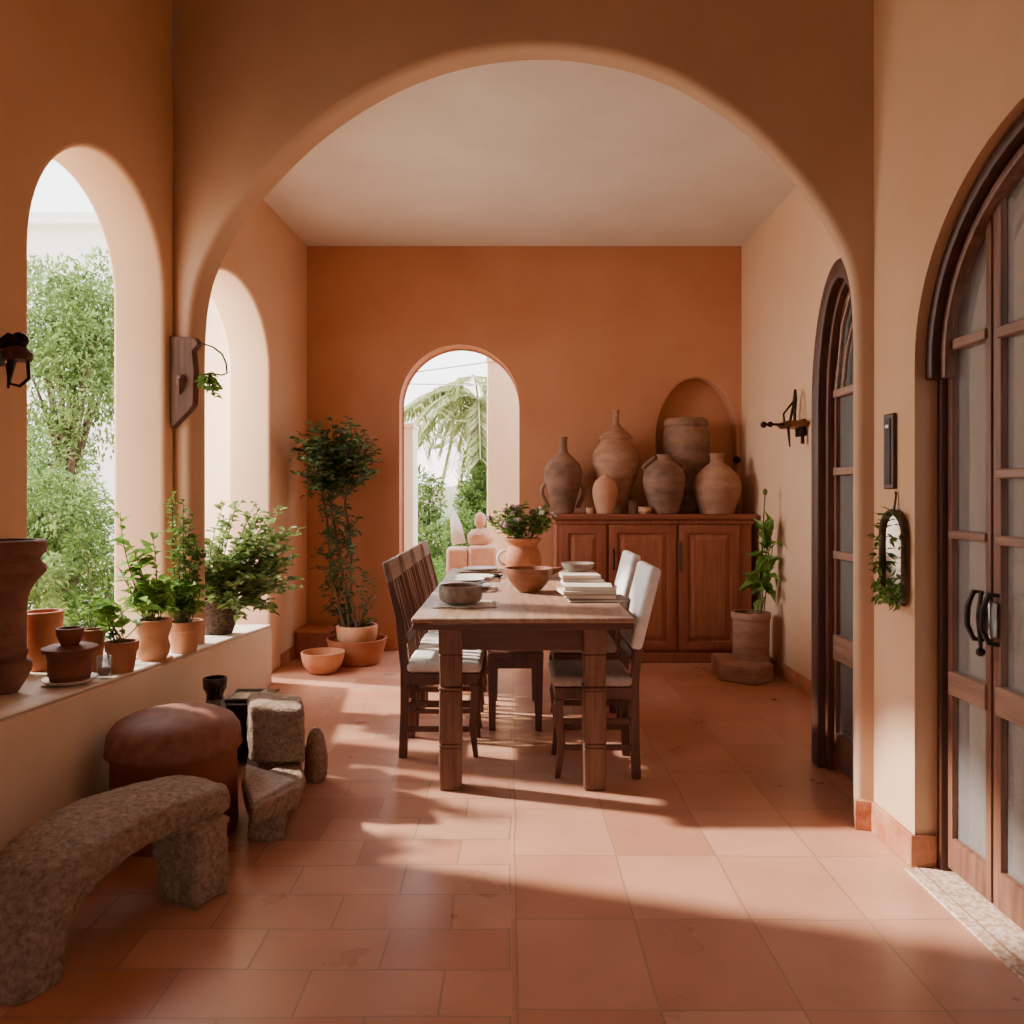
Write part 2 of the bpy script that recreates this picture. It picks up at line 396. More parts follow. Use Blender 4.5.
# cross wall with the great arch
A = Vector((-1.797, 4.29, 0)); B = Vector((1.41, 3.1, 0)); dc = (B - A).normalized()
def on_cross(px, py):
    k = (px - CX) / F                               # x = k*y
    t = (k * A.y - A.x) / (dc.x - k * dc.y)
    p = A + dc * t
    return (t, EYE - (py - CY) / F * p.y)
edge = [(188, 360), (189, 330), (192, 300), (201, 266), (226, 219), (265, 171), (313, 126), (376, 85), (448, 57), (530, 46), (606, 54), (670, 75),
        (726, 109), (769, 146), (811, 196), (837, 239), (850, 273), (854.5, 321), (855, 380)]
ep = [on_cross(*p) for p in edge]
def catmull(pts, n=5):
    out = []
    for i in range(len(pts) - 1):
        p0, p1, p2, p3 = [Vector(pts[max(0, min(len(pts) - 1, j))]) for j in (i - 1, i, i + 1, i + 2)]
        for k in range(n):
            t = k / n
            out.append(tuple(.5 * ((2 * p1) + (-p0 + p2) * t + (2 * p0 - 5 * p1 + 4 * p2 - p3) * t * t + (-p0 + 3 * p1 - 3 * p2 + p3) * t ** 3)))
    out.append(tuple(pts[-1])); return out
ep = catmull(ep)
tl = on_cross(188, 600)[0]; tr = on_cross(854.5, 600)[0]
sheet('wall_arch', [(-.4, 0), (tl, 0)] + ep + [(tr, 0), (4.3, 0), (4.3, 4.4), (-.4, 4.4)], [], .15, A, (dc.x, dc.y), M['arch'], side=-1, bevel=.035, bres=4)
# right wall of the front bay
XW = 1.41
sheet('wall_right_front', [(-2.2, 0), (3.12, 0), (3.12, 4.4), (-2.2, 4.4)],
      [arch(1.28, 2.80, .0, 1.76, 2.42, 36)], .26, (XW, 0, 0), (0, 1), M['wallf'], side=1, bevel=.012)
# ceilings and the rear of the front bay
cf = [(-2.3, 4.64), (2.3, 2.94), (2.3, 7.0), (-2.3, 7.0)]
tag(MB().hexa([(x, y, CEIL) for x, y in cf], [(x, y, CEIL + .12) for x, y in cf]).build('ceiling', M['ceil']), kind='structure')
tag(MB().box(-3.6, 2.3, -2.4, 4.6, 4.4, 4.52).build('ceiling_front', M['ceil']), kind='structure')
sheet('wall_rear', [(-3.4, 0), (2, 0), (2, 4.4), (-3.4, 4.4)], [arch(-.75, -.05, .0, 1.4, 1.75)], .2, (0, -2.2, 0), (1, 0), M['wall'], side=1)  # small arched opening added behind the camera to let in fill light

# low wall with a worn plaster top
def xled(y): return -1.654 + .034 * (5.56 - y)
def hled(y): return .40 + .0717 * (5.56 - y)
def yled(py): return 401 / (py - 552.4)
ys = [-2.1, 1.5, 2.8, 3.4, 4.0, 4.6, 5.2, 5.56]
lw = MB(); vs = []
for y in ys:
    hh = hled(max(y, 1.5))
    vs += [(-2.75, y, -.02), (xled(y), y, -.02), (xled(y), y, hh - .03), (xled(y) - .012, y, hh - .01), (-2.75, y, hh - .01)]
fs = []
for i in range(len(ys) - 1):
    for k in range(5):
        a, b = i * 5 + k, i * 5 + (k + 1) % 5
        fs.append((a, b, b + 5, a + 5))
fs += [(0, 1, 2, 3, 4)[::-1], tuple(len(ys) * 5 - 5 + k for k in range(5))]
lw.add(vs, fs); tag(lw.build('wall_low', M['ledge'], bevel=.012), kind='structure')
lt = MB(); vs = []
for y in ys:
    hh = hled(max(y, 1.5))
    vs += [(-2.76, y, hh - .012), (xled(y) - .004, y, hh - .012), (xled(y) - .012, y, hh), (-2.76, y, hh)]
fs = []
for i in range(len(ys) - 1):
    for k in range(4):
        a, b = i * 4 + k, i * 4 + (k + 1) % 4
        fs.append((a, b, b + 4, a + 4))
fs += [(3, 2, 1, 0), tuple(len(ys) * 4 - 4 + k for k in range(4))]
lt.add(vs, fs); tag(lt.build('trim_2', M['ledgetop'], bevel=.006), kind='structure')

# tile baseboards
BH = .105
def bb(name, m): tag(m.build(name, M['base'], bevel=.004), kind='structure')
bb('baseboard_back', MB().box(XL, XF(397, ZB) - .02, ZB - .015, ZB, 0, BH).box(XF(522, ZB) + .02, XR, ZB - .015, ZB, 0, BH))
bb('baseboard_right', MB().box(XR - .015, XR, 3.92, ZB - .02, 0, BH))
pa = A + dc * tr; pb = A + dc * ((XW - A.x) / dc.x); nrm = Vector((dc.y, -dc.x, 0))
bb('baseboard_right_front', MB().hexa([pa + nrm * .015, pb + nrm * .015, pb + Vector((0, .02, 0)), pa], [p + Vector((0, 0, BH + .01)) for p in (pa + nrm * .015, pb + nrm * .015, pb + Vector((0, .02, 0)), pa)])
   .box(XW - .014, XW, 2.79, 3.1, 0, BH + .01).box(XW - .014, 1.488, 2.785, 2.8, 0, BH + .01).box(XW - .014, XW, -2.1, 1.28, 0, BH + .01))
p5, p6 = Vector((-1.757, 5.79, 0)), Vector((XL, ZB - .02, 0))
bb('baseboard_left', MB().hexa([p5, p5 + Vector((.015, 0, 0)), p6 + Vector((.015, 0, 0)), p6], [p + Vector((0, 0, BH)) for p in (p5, p5 + Vector((.015, 0, 0)), p6 + Vector((.015, 0, 0)), p6)]))
# pale speckled strip under the near doors
tag(MB().box(1.37, 1.75, 1.30, 2.78, -.02, .006).build('trim_3', M['specklestrip'], bevel=.003), kind='structure')

# ------------------------------------------------------------------ doors
def arch_h(y, y0, y1, spring, top):
    u = (y - (y0 + y1) / 2) / ((y1 - y0) / 2)
    return spring + (top - spring) * math.sqrt(max(0, 1 - u * u))
def door_leaf(parent, name, y0, y1, x, rails, stile, hfun, thick=.045, bottom=.02, brail=.12, glass=None, railmat=None, rmw=None):
    """framed, glazed leaf whose top follows the arch; rails = [(height, width)]"""
    n = 10
    ysamp = [y0 + (y1 - y0) * i / n for i in range(n + 1)]
    out = [(y0, bottom), (y1, bottom)] + [(y, max(hfun(y), bottom + .1)) for y in reversed(ysamp)]
    a, b = y0 + stile, y1 - stile
    levels = [(bottom + brail, None)] + list(rails)
    holes = []; lo = bottom + brail
    for h, w in rails:
        holes.append([(a, lo), (b, lo), (b, h - w / 2), (a, h - w / 2)]); lo = h + w / 2
    yy = [a + (b - a) * i / n for i in range(n + 1)]
    top = [(y, max(hfun(y) - stile * 1.15, lo + .012)) for y in yy]
    holes.append([(a, lo), (b, lo)] + top[::-1])
    lf = sheet(name, out, holes, thick, (x, 0, 0), (0, 1), M['door'], side=1, bevel=.006, parent=parent, kind=None, bres=1)
    for h, w in rails:
        m = MB().box(x - .008, x + thick + .004, a - stile * .4, b + stile * .4, h - w / 2 - .003, h + w / 2 + .003)
        m.build('rail', railmat or M['doorrail'], lf, bevel=.005)
    for hpts in holes:
        g = MB().prism(hpts, x + thick * .45, x + thick * .45 + .004)
        g.build('pane', glass or M['glassfr'], lf, smooth=None)
    return lf

# near door: frame, arch moulding, narrow leaf and wide leaves
d1 = bpy.data.objects.new('door_1', None); COL.objects.link(d1); tag(d1, 'arched dark wooden glazed doors in the near right wall', 'door', kind='structure')
Y0, Y1 = 1.30, 2.785
def frame_ring(y0, y1, spring, top, w, lowcut=.0, n=30):
    c_, r = (y0 + y1) / 2, (y1 - y0) / 2
    o = [(c_ + r * math.cos(PI * i / n), spring + (top - spring) * math.sin(PI * i / n)) for i in range(n + 1)]
    ii = [(c_ + (r - w) * math.cos(PI * i / n), spring + (top - spring - w) * math.sin(PI * i / n)) for i in range(n + 1)]
    return [(y1, lowcut)] + o + [(y0, lowcut), (y0 + w, lowcut)] + ii[::-1] + [(y1 - w, lowcut)]
sheet('frame', frame_ring(Y0, Y1, 1.76, 2.40, .03, .006), [], .10, (1.485, 0, 0), (0, 1), M['doorfr'], side=1, bevel=.006, parent=d1, kind=None, bres=1)
sheet('arch_moulding', frame_ring(Y0 - .005, Y1 + .005, 1.76, 2.41, .045, 1.70), [], .06, (1.445, 0, 0), (0, 1), M['doorfr'], side=1, bevel=.01, parent=d1, kind=None, bres=1)
sheet('arch_bead', frame_ring(Y0 + .04, Y1 - .04, 1.76, 2.355, .03, 1.70), [], .04, (1.475, 0, 0), (0, 1), M['door'], side=1, bevel=.006, parent=d1, kind=None, bres=1)
hf1 = lambda y: arch_h(y, Y0 + .03, Y1 - .03, 1.76, 2.37)
lf1 = door_leaf(d1, 'narrow_leaf', 2.505, 2.755, 1.505, [(.66, .075), (1.165, .022), (1.81, .03)], .03, hf1, brail=.11)
lf2 = door_leaf(d1, 'wide_leaf', 2.05, 2.495, 1.505, [(.665, .085), (1.16, .024), (1.365, .024), (1.80, .03)], .04, hf1, brail=.12)
lf3 = door_leaf(d1, 'wide_leaf', 1.60, 2.045, 1.505, [(.665, .085), (1.16, .024), (1.365, .024), (1.80, .03)], .04, hf1, brail=.12)
lf4 = door_leaf(d1, 'narrow_leaf', 1.335, 1.595, 1.505, [(.66, .075), (1.165, .022), (1.81, .03)], .03, hf1, brail=.11)
# pair of looped handles with a lock case between
hd = MB().box(1.478, 1.506, 2.462, 2.53, .855, .97)
hd.build('lock_case', M['steel'], lf2, bevel=.008)
for yy in (2.455, 2.535):
    MB().tube([(1.50, yy, .99), (1.47, yy, .995), (1.45, yy, .95), (1.448, yy, .89), (1.47, yy, .845), (1.50, yy, .84)], [.007, .008, .009, .009, .008, .007], 8).build('handle', M['iron'], lf2)
MB().tube([(1.47, 2.495, 1.0), (1.462, 2.495, .92), (1.47, 2.495, .80)], [.006, .009, .005], 8).ball((1.468, 2.495, .81), .014).build('key', M['iron'], lf2)

# far door: deep wooden arched portal with a glazed leaf
d2 = bpy.data.objects.new('door_2', None); COL.objects.link(d2); tag(d2, 'narrow arched glazed door with a deep dark frame beyond the great arch', 'door', kind='structure')
sheet('frame', frame_ring(D2Y0, D2Y1, 1.70, 2.36, .09, .0), [], .5, (1.465, 0, 0), (0, 1), M['doorfr'], side=1, bevel=.012, parent=d2, kind=None, bres=1)
sheet('inner_moulding', frame_ring(D2Y0 + .02, D2Y1 - .09, 1.70, 2.28, .03, .0), [], .05, (1.50, 0, 0), (0, 1), M['wooddk'], side=1, bevel=.006, parent=d2, kind=None, bres=1)
hf2 = lambda y: arch_h(y, D2Y0 + .06, D2Y1 - .10, 1.70, 2.25)
lf5 = door_leaf(d2, 'glazed_leaf', D2Y0 + .09, D2Y1 - .105, 1.53, [(.585, .11), (1.02, .03), (1.41, .03), (1.775, .03)], .035, hf2, brail=.16)
MB().tube([(1.525, 3.73, 1.79), (1.525, 3.69, 1.95), (1.525, 3.66, 2.08), (1.525, 3.57, 2.2)], .011, 8).tube([(1.525, 3.66, 1.79), (1.525, 3.62, 1.95), (1.525, 3.56, 2.05), (1.525, 3.5, 2.1)], .009, 8).build('glazing_bar', M['doorrail'], lf5)

# ------------------------------------------------------------------ outdoors
def outbox(name, m, mat_): tag(m.build(name, mat_, bevel=.01), kind='structure')
outbox('wall_court_left', MB().box(-3.2, -1.995, ZB - .02, ZB + .3, -.2, 3.5), M['cream'])
outbox('wall_court_far', MB().box(3.6, 3.75, 4.4, 9, -.2, 2.9), M['grey'])
outbox('wall_court_near', MB().box(3.6, 3.75, .0, 4.2, -.2, 2.9), M['grey'])

outbox('bright_strip_post', MB().box(1.715, 1.765, 2.86, 2.93, -.1, 2.12).box(1.70, 1.78, 2.85, 2.94, 2.12, 2.17), M['white'])  # white post added outside so the door pane shows a bright strip

def tree(name, label, loc, crown, trunk_h, n, leaf, mat_, lobes=9, seed=1, cat='tree', group='garden trees beyond the left arches', tr_r=.1):
    r = np.random.default_rng(seed)
    t = thing(name, label, cat, loc, 0, group)
    tm = MB(); h = trunk_h
    tm.tube([(0, 0, -.02), (.04, .02, h * .5), (-.03, 0, h), (.05, .03, h + crown[2] * .7)], [tr_r, tr_r * .8, tr_r * .65, tr_r * .3], 10)
    cz = h + crown[2] * .8
    cent = []
    for i in range(lobes):
        a = r.uniform(0, 2 * PI); q = r.uniform(.25, .75); z = r.uniform(-.75, .8)
        k = math.sqrt(max(.1, 1 - z * z))
        cent.append((crown[0] * q * k * math.cos(a), crown[1] * q * k * math.sin(a), cz + crown[2] * z))
        c_ = cent[-1]
        tm.tube([(0, 0, h * .8), (c_[0] * .5, c_[1] * .5, (h + c_[2]) / 2), c_], [tr_r * .4, tr_r * .25, tr_r * .1], 6)
    tm.build('trunk', M['bark'], t)
    cent = np.array(cent); idx = r.integers(0, lobes, n)
    d = r.normal(size=(n, 3)); d /= np.linalg.norm(d, axis=1, keepdims=True)
    rad = r.uniform(.35, 1, n) ** .5
    P = cent[idx] + d * rad[:, None] * np.array(crown) * .45
    D = d + r.normal(size=(n, 3)) * .6 + np.array([0, 0, -.25])
    MB().leaves(P, D, r.uniform(.6, 1.2, n) * leaf, r.uniform(.35, .5, n) * leaf).build('foliage', mat_, t, smooth=None)
    return t
tree('garden_tree', 'tall pale green tree filling the near left arch', (-5.1, 9.2, -.12), (1.15, 1.2, 1.5), 1.7, 15000, .075, M['leafT'], 14, 3)
tree('garden_tree', 'low broad green tree behind the pots of the near left arch', (-4.55, 8.1, -.12), (1.0, .9, .9), .5, 12000, .065, M['leafT'], 12, 5)
tree('garden_tree', 'darker tree at the left side of the near left arch', (-7.0, 11.0, -.12), (1.6, 1.5, 1.5), .8, 11000, .085, M['leafA'], 12, 8)
def shrub(label, loc, crown, n, leaf, mat_, seed, group):
    return tree('garden_shrub', label, loc, crown, .12, n, leaf, mat_, 8, seed, 'shrub', group, .03)
shrub('feathery pale shrub low in the near left arch behind the terracotta planter', (-4.05, 6.55, -.12), (.5, .5, .42), 2200, .07, M['leafT'], 21, 'garden shrubs')
shrub('rounded shrub low in the near left arch beside its far jamb', (-3.85, 7.5, -.12), (.42, .45, .5), 2200, .07, M['leafA'], 22, 'garden shrubs')
# pale house beyond the trees
hs = thing('garden_house', 'pale house with small dark windows behind the trees of the near left arch', 'house', (-11.4, 18.5, -.12))
hw = MB().box(-2.2, 2.2, 0, 3, 0, 7.6); hw.build('wall', M['white'], hs)
MB().box(-2.5, 2.5, -.3, 3.2, 7.6, 7.85).build('roof', M['white'], hs)
for k in (-.6, .9):
    MB().box(k - .3, k + .3, -.03, .05, 4.5, 5.9).build('window', M['grey'], hs, bevel=.01)

# garden seen through the back arch
def court(label, name, m, mat_, cat, bevel=.02):
    o = m.build(name, mat_, bevel=bevel); tag(o, label, cat); return o
p0 = W(487, 600, 7.9); p1 = W(545, 600, 7.9)
t = thing('garden_pillar', 'square cream rendered pillar on the right of the back archway', 'pillar', (p0.x, 7.9, -.12))
MB().box(0, p1.x - p0.x, 0, .5, 0, HF(362, 7.9) + .12).build('shaft', M['cream'], t, bevel=.01)
MB().box(-.01, p1.x - p0.x + .03, -.02, .52, HF(362, 7.9) + .12, HF(358, 7.9) + .14).build('cap', M['cream'], t, bevel=.01)
p0 = W(380, 600, 7.6); p1 = W(413, 600, 7.6)
t = thing('garden_pillar', 'white pillar on the left edge of the back archway', 'pillar', (p0.x, 7.6, -.12))
MB().box(0, p1.x - p0.x, 0, .4, 0, HF(428, 7.6) + .12).build('shaft', M['white'], t, bevel=.01)
MB().box(-.01, p1.x - p0.x + .01, -.02, .42, HF(428, 7.6) + .12, HF(424, 7.6) + .13).build('cap', M['white'], t, bevel=.01)
# palm
pc = W(478, 400, 11.5)
t = thing('palm_tree', 'pale green fan palm with drooping fronds behind the cream pillar', 'palm', (pc.x, 11.5, -.12))
hh = pc.z + .12
MB().tube([(.1, 0, 0), (.05, 0, hh * .5), (0, 0, hh)], [.16, .13, .12], 12).build('trunk', M['bark'], t)
for i in range(22):
    a = 2 * PI * i / 22 * 2.4 + random.uniform(-.2, .2); el = random.uniform(-.35, 1.1); Lr = random.uniform(1.0, 1.35)
    dirv = Vector((math.cos(a) * math.cos(el), math.sin(a) * math.cos(el), math.sin(el)))
    m = MB(); pts = []
    for k in range(9):
        q = k / 8
        pts.append(Vector((0, 0, hh)) + dirv * Lr * q + Vector((0, 0, -.75 * q * q * Lr * (.4 + .6 * math.cos(el)))))
    m.tube(pts, [.016 * (1 - k / 9) + .003 for k in range(9)], 5)
    P, D = [], []
    sd = dirv.cross(Vector((0, 0, 1))).normalized()
    for k in range(42):
        q = .15 + .85 * k / 42; i0 = min(7, int(q * 8)); p = pts[i0].lerp(pts[i0 + 1], q * 8 - i0); tg = (pts[i0 + 1] - pts[i0]).normalized()
        for sg in (-1, 1):
            P.append(p); D.append(sd * sg * .75 + tg * .7 + Vector((0, 0, -.35)))
    m.leaves(P, D, .44, .022, fold=.1, droop=.35).build('frond', M['leafP'], t, smooth=None)
tree('garden_tree', 'tall narrow dark green cypress beside the cream pillar', (W(476, 500, 10.4).x, 10.4, -.12), (.27, .25, .95), .25, 5200, .075, M['leafA'], 14, 31)
tree('garden_tree', 'grey green bush tree left of the palm in the back archway', (W(428, 500, 11.3).x, 11.3, -.12), (.55, .5, .8), .35, 5200, .075, M['leafT'], 12, 33)
shrub('bright low shrub in front of the hillside in the back archway', (W(432, 540, 9.2).x, 9.2, -.12), (.42, .4, .38), 2200, .07, M['leafC'], 41, 'garden shrubs')
shrub('green shrub at the foot of the palm in the back archway', (W(468, 520, 9.8).x, 9.8, -.12), (.4, .4, .55), 2400, .08, M['leafA'], 42, 'garden shrubs')
hb = MB()
hb.ball((-2.5, 34, -1.2), (5, 4, 3.0), 24, 12, .12); hb.ball((2.5, 40, -1), (8, 4, 4.0), 24, 12, .12)
tag(hb.build('hillside', M['hill']), kind='structure')
# terracotta garden wall with a lumpy clay ornament and white cloth
wl0, wl1 = W(446, 600, 7.35), W(497, 600, 7.35)
court('low terracotta garden block just outside the back archway', 'garden_block', MB().box(wl0.x, wl0.x + .2, 7.35, 7.65, -.125, HF(548, 7.35)).box(wl0.x + .203, wl1.x, 7.34, 7.65, -.125, HF(546, 7.35)), M['terrap'], 'block', .03)
o = MB(); q = W(480, 540, 7.5)
o.ball((q.x, 7.5, HF(546, 7.35) + .075), (.13, .10, .085), 18, 10, .25); o.ball((q.x + .0, 7.5, HF(520, 7.5)), (.055, .05, .075), 16, 10, .2)
court('knobbly terracotta garden ornament on the block outside', 'garden_ornament', o, M['terrap'], 'ornament', 0)
o = MB(); q = W(457, 540, 7.9)
o.add([W(452, 547, 7.6), W(466, 545, 7.6), W(462, 528, 7.66), W(455, 512, 7.7), W(451, 520, 7.7)], [(0, 1, 2), (0, 2, 3), (0, 3, 4)])
o2 = o.build('folded_cloth', M['white'], solid=.02); tag(o2, 'white cloth tip leaning against the garden ornament outside', 'cloth')
o2.location = (0, 0, .02)
# overhead wires
for (a_, b_, lab) in (((380, 380), (560, 376), 'thin overhead wire crossing the sky in the back archway, upper one'), ((380, 393), (560, 370), 'thin overhead wire crossing the sky in the back archway, sagging lower one')):
    P0, P1 = W(a_[0], a_[1], 9.2), W(b_[0], b_[1], 9.2); mid = (P0 + P1) / 2 - Vector((0, 0, .08))
    P0.x -= 2.2; P1.x += 2.2
    if 'lower' in lab: P1 = Vector((XF(505, 8.1), 8.12, HF(358, 7.9) + .02)); mid = (P0 + P1) / 2 - Vector((0, 0, .06))
    tag(MB().tube([P0, P0.lerp(mid, .8), mid, P1.lerp(mid, .8), P1], .008, 6).build('overhead_wire', M['grey']), lab, 'wire')

# ------------------------------------------------------------------ pots, lathes
def smooth_prof(pts, n=5): return catmull([(r, z, 0) for r, z in pts], n)
def prof(pts, n=5): return [(max(p[0], 1e-3), p[1]) for p in smooth_prof(pts, n)]
def hollow(outer, wall=.012, floor_=.02):
    """outer profile (bottom to rim) turned into a vessel with an inside"""
    inner = [(max(r - wall, 1e-3), max(z, floor_)) for r, z in outer[::-1]]
    return outer + [p for p in inner if p[1] > floor_] + [(max(outer[0][0] - wall, .004), floor_), (.002, floor_)]

def pot_prof(rb, rt, h, rim=.0, rimh=.0):
    pts = [(rb, 0)]
    for i in range(1, 7): pts.append((rb + (rt - rb) * i / 6, (h - rimh) * i / 6))
    if rim: pts += [(rt + rim, h - rimh + .001), (rt + rim * 1.15, h - rimh * .5), (rt + rim, h)]
    return pts
def sprig(m, s, base, tip, bend=.1, r0=.004, nleaf=10, leaf=.05, lw=.5, start=.3, spread=1.0):
    base, tip = Vector(base), Vector(tip); mid = base.lerp(tip, .5) + Vector((random.uniform(-bend, bend), random.uniform(-bend, bend), random.uniform(0, bend)))
    pts = []
    for k in range(7):
        q = k / 6; pts.append(base * (1 - q) ** 2 + mid * 2 * q * (1 - q) + tip * q * q)
    s.tube(pts, [r0 * (1 - .7 * k / 6) for k in range(7)], 5)
    P, D = [], []
    for k in range(nleaf):
        q = start + (1 - start) * (k + random.random() * .5) / nleaf; i0 = min(5, int(q * 6)); p = pts[i0].lerp(pts[i0 + 1], min(1, q * 6 - i0))
        tg = (pts[i0 + 1] - pts[i0]).normalized()
        a = random.uniform(0, 2 * PI)
        P.append(p); D.append(tg * .35 + Vector((math.cos(a), math.sin(a), random.uniform(-.3, .5))) * spread)
    L = np.array([leaf * random.uniform(.7, 1.25) for _ in P])
    m.leaves(P, D, L, L * lw)
def plant_parts(root, specs, leafmat, stemmat, **kw):
    m, s = MB(), MB()
    for b, t_ in specs: sprig(m, s, b, t_, **kw)
    s.build('stem', stemmat, root); m.build('foliage', leafmat, root, smooth=None)
def potted(name, label, cat, loc, profile, potmat, group=None, saucer=None, soil=None, wob=.01, seg=32):
    t = thing(name, label, cat, loc, 0, group)
    MB().lathe(hollow(profile), seg, wob=wob).build('pot', potmat, t)
    if saucer:
        MB().lathe([(saucer * .8, -.012), (saucer, -.004), (saucer, .004), (saucer * .93, .004), (saucer * .85, -.002), (.01, -.002)], seg).build('saucer', M['terral'], t)
    if soil:
        MB().lathe([(soil[0], soil[1] - .02), (soil[0], soil[1] - .004), (soil[0] * .6, soil[1] + .004), (.004, soil[1] + .006)], 20).build('soil', M['soil'], t)
    return t
def led(px, py, dz=.004):
    y = yled(py); return Vector((XF(px, y), y, hled(y) + dz))

# big urn at the picture's left edge
p = led(5, 693); u = thing('terracotta_urn', 'large dark moulded terracotta urn at the near end of the ledge', 'urn', p)
k = p.y / F
up = [(12, 0), (18, 10), (23, 20), (24, 27), (22, 31), (18.5, 33), (20, 37), (20.5, 42), (19, 46), (19, 78), (19.5, 90), (22, 100), (28, 110), (35, 118), (37, 122), (35, 127), (31, 132), (33, 136), (36, 140), (37, 145), (36.5, 150), (33, 152)]
MB().lathe(hollow([(a * k, b * k) for a, b in prof(up, 3)], .02, .05), 48, wob=.015).build('body', M['urn'], u)
# planter
p = led(43, 670); k = p.y / F
potted('terracotta_planter', 'tall straight sided terracotta planter between the urn and the stacked pots', 'planter', p, [(a * k, b * k) for a, b in [(15, 0), (16, 5), (17.2, 30), (18, 48), (18.4, 50), (18.4, 57), (17.6, 58)]], M['terra'])
# stacked dark pots on white saucer
p = led(70, 684); k = p.y / F
sc = thing('white_saucer', 'white glazed saucer under the dark stacked pots', 'saucer', p)
MB().lathe([(14 * k, 0), (22 * k, 2 * k), (26 * k, 5 * k), (25 * k, 5.6 * k), (20 * k, 3.6 * k), (.003, 3.2 * k)], 36).build('dish', M['ceramic'], sc)
q = p + Vector((0, 0, 4 * k))
t = thing('terracotta_pot', 'wide dark terracotta pot with a flared lip on the white saucer', 'pot', q)
MB().lathe([(a * k, b * k) for a, b in [(18, 0), (19, 4), (20, 5), (20, 22), (21, 23), (21, 27), (25, 28), (25.5, 32), (20, 34), (.1, 34)]], 36).build('body', M['terrad'], t)
t = thing('terracotta_pot', 'small dark pot topping the stack on the white saucer', 'pot', q + Vector((0, 0, 34.2 * k)))
MB().lathe(hollow([(a * k, b * k) for a, b in [(8, 0), (10, 4), (12, 10), (12.5, 11), (12.8, 16), (12.4, 17)]], .008, .012), 30).build('body', M['terrad'], t)
# second white dish behind
# tapered tumblers with soil
p = led(93, 672); k = p.y / F
t = potted('terracotta_pot', 'slim tapered terracotta pot right of the stacked pots', 'pot', p, [(a * k, b * k) for a, b in [(8, 0), (9, 10), (11, 34), (11.8, 36), (12, 41), (11.4, 42)]], M['terra'], soil=(10.2 * k, 38 * k))
plant_parts(t, [((0, 0, 36 * k), (random.uniform(-.05, .05), random.uniform(-.05, .05), .30 + random.uniform(-.05, .05))) for _ in range(6)], M['leafC'], M['stem'], nleaf=9, leaf=.04, r0=.002)
p = led(104, 678); k = p.y / F
t = thing('glass_tumbler', 'small clear glass tumbler holding brownish water beside the slim pot', 'glass', p)
MB().lathe(hollow([(a * k, b * k) for a, b in [(5, 0), (6, 3), (6.6, 14), (6.8, 21)]], .003, .006), 24).build('body', M['glassclr'], t)
MB().lathe([(4.6 * k, .007), (5.7 * k, 5 * k), (5.8 * k, 9 * k), (.002, 9 * k)], 24).build('liquid', M['terrad'], t)
p = led(122, 672); k = p.y / F
t = potted('terracotta_pot', 'squat terracotta pot with seedlings left of the orange pot', 'pot', p, [(a * k, b * k) for a, b in [(11, 0), (12, 6), (14, 20), (15.5, 21), (16, 29), (15.4, 30)]], M['terra'], soil=(13 * k, 26 * k))
plant_parts(t, [((random.uniform(-.03, .03), 0, 25 * k), (random.uniform(-.11, .08), random.uniform(-.08, .08), random.uniform(.17, .30))) for _ in range(9)], M['leafC'], M['stem'], nleaf=7, leaf=.055, lw=.75, r0=.003, spread=1.1)
p = led(104, 660); k = p.y / F
t = thing('glass_tumbler', 'clear glass jar with a leafy cutting behind the squat pot', 'glass', led(112, 664))
MB().lathe(hollow([(a * k, b * k) for a, b in [(6, 0), (7, 3), (7.4, 18), (7.0, 24)]], .003, .006), 24).build('body', M['glassclr'], t)
plant_parts(t, [((0, 0, .02), (.0, .0, .19)), ((0, 0, .02), (-.03, .02, .24)), ((0, 0, .02), (.05, -.01, .2))], M['leafA'], M['stem'], nleaf=5, leaf=.06, lw=.8, start=.6, r0=.003)
# orange pot with saucer
p = led(153, 660); k = p.y / F
t = potted('terracotta_pot', 'bright orange terracotta pot on a saucer at the ledge edge', 'pot', p, [(a * k, b * k) for a, b in [(12, 0), (15, 5), (16.5, 12), (14.5, 20), (15, 24), (17.5, 31), (18.3, 38), (17.6, 40)]], M['terral'], saucer=19 * k, soil=(16 * k, 35 * k))
plant_parts(t, [((random.uniform(-.03, .03), random.uniform(-.03, .03), 34 * k), (random.uniform(-.11, .08), random.uniform(-.06, .08), random.uniform(.26, .36))) for _ in range(22)], M['leafC'], M['stem'], nleaf=12, leaf=.05, lw=.7, r0=.003)
plant_parts(t, [((-.02, .02, 34 * k), (XF(x_, p.y) - p.x, .02, HF(y_, p.y) - p.z)) for x_, y_ in ((118, 512), (150, 535), (128, 545), (135, 560), (115, 565))], M['leafC'], M['twig'], nleaf=17, leaf=.065, lw=.65, r0=.004, bend=.05)
# terracotta bowl pot before the pier
p = led(184, 652.5); k = p.y / F
t = potted('terracotta_pot', 'pale flared terracotta pot in front of the arch pier', 'pot', p, [(a * k, b * k) for a, b in [(12, 0), (13, 4), (15, 18), (16, 21), (18.5, 23), (19, 30), (18.2, 31)]], M['terral'], soil=(15.5 * k, 27 * k))
plant_parts(t, [((random.uniform(-.03, .03), random.uniform(-.03, .03), 26 * k), (random.uniform(-.16, .10), random.uniform(-.10, .0), random.uniform(.22, .38))) for _ in range(34)], M['leafC'], M['stem'], nleaf=12, leaf=.05, lw=.6, r0=.003)
plant_parts(t, [((random.uniform(-.02, .02), 0, 26 * k), (XF(x_, p.y) - p.x, random.uniform(-.06, .02), HF(y_, p.y) - p.z)) for x_, y_ in ((178, 492), (188, 500), (196, 515), (172, 500), (200, 535), (205, 550), (190, 530), (182, 520), (196, 545))], M['leafA'], M['twig'], nleaf=34, leaf=.042, lw=.65, r0=.004, bend=.05, start=.25)
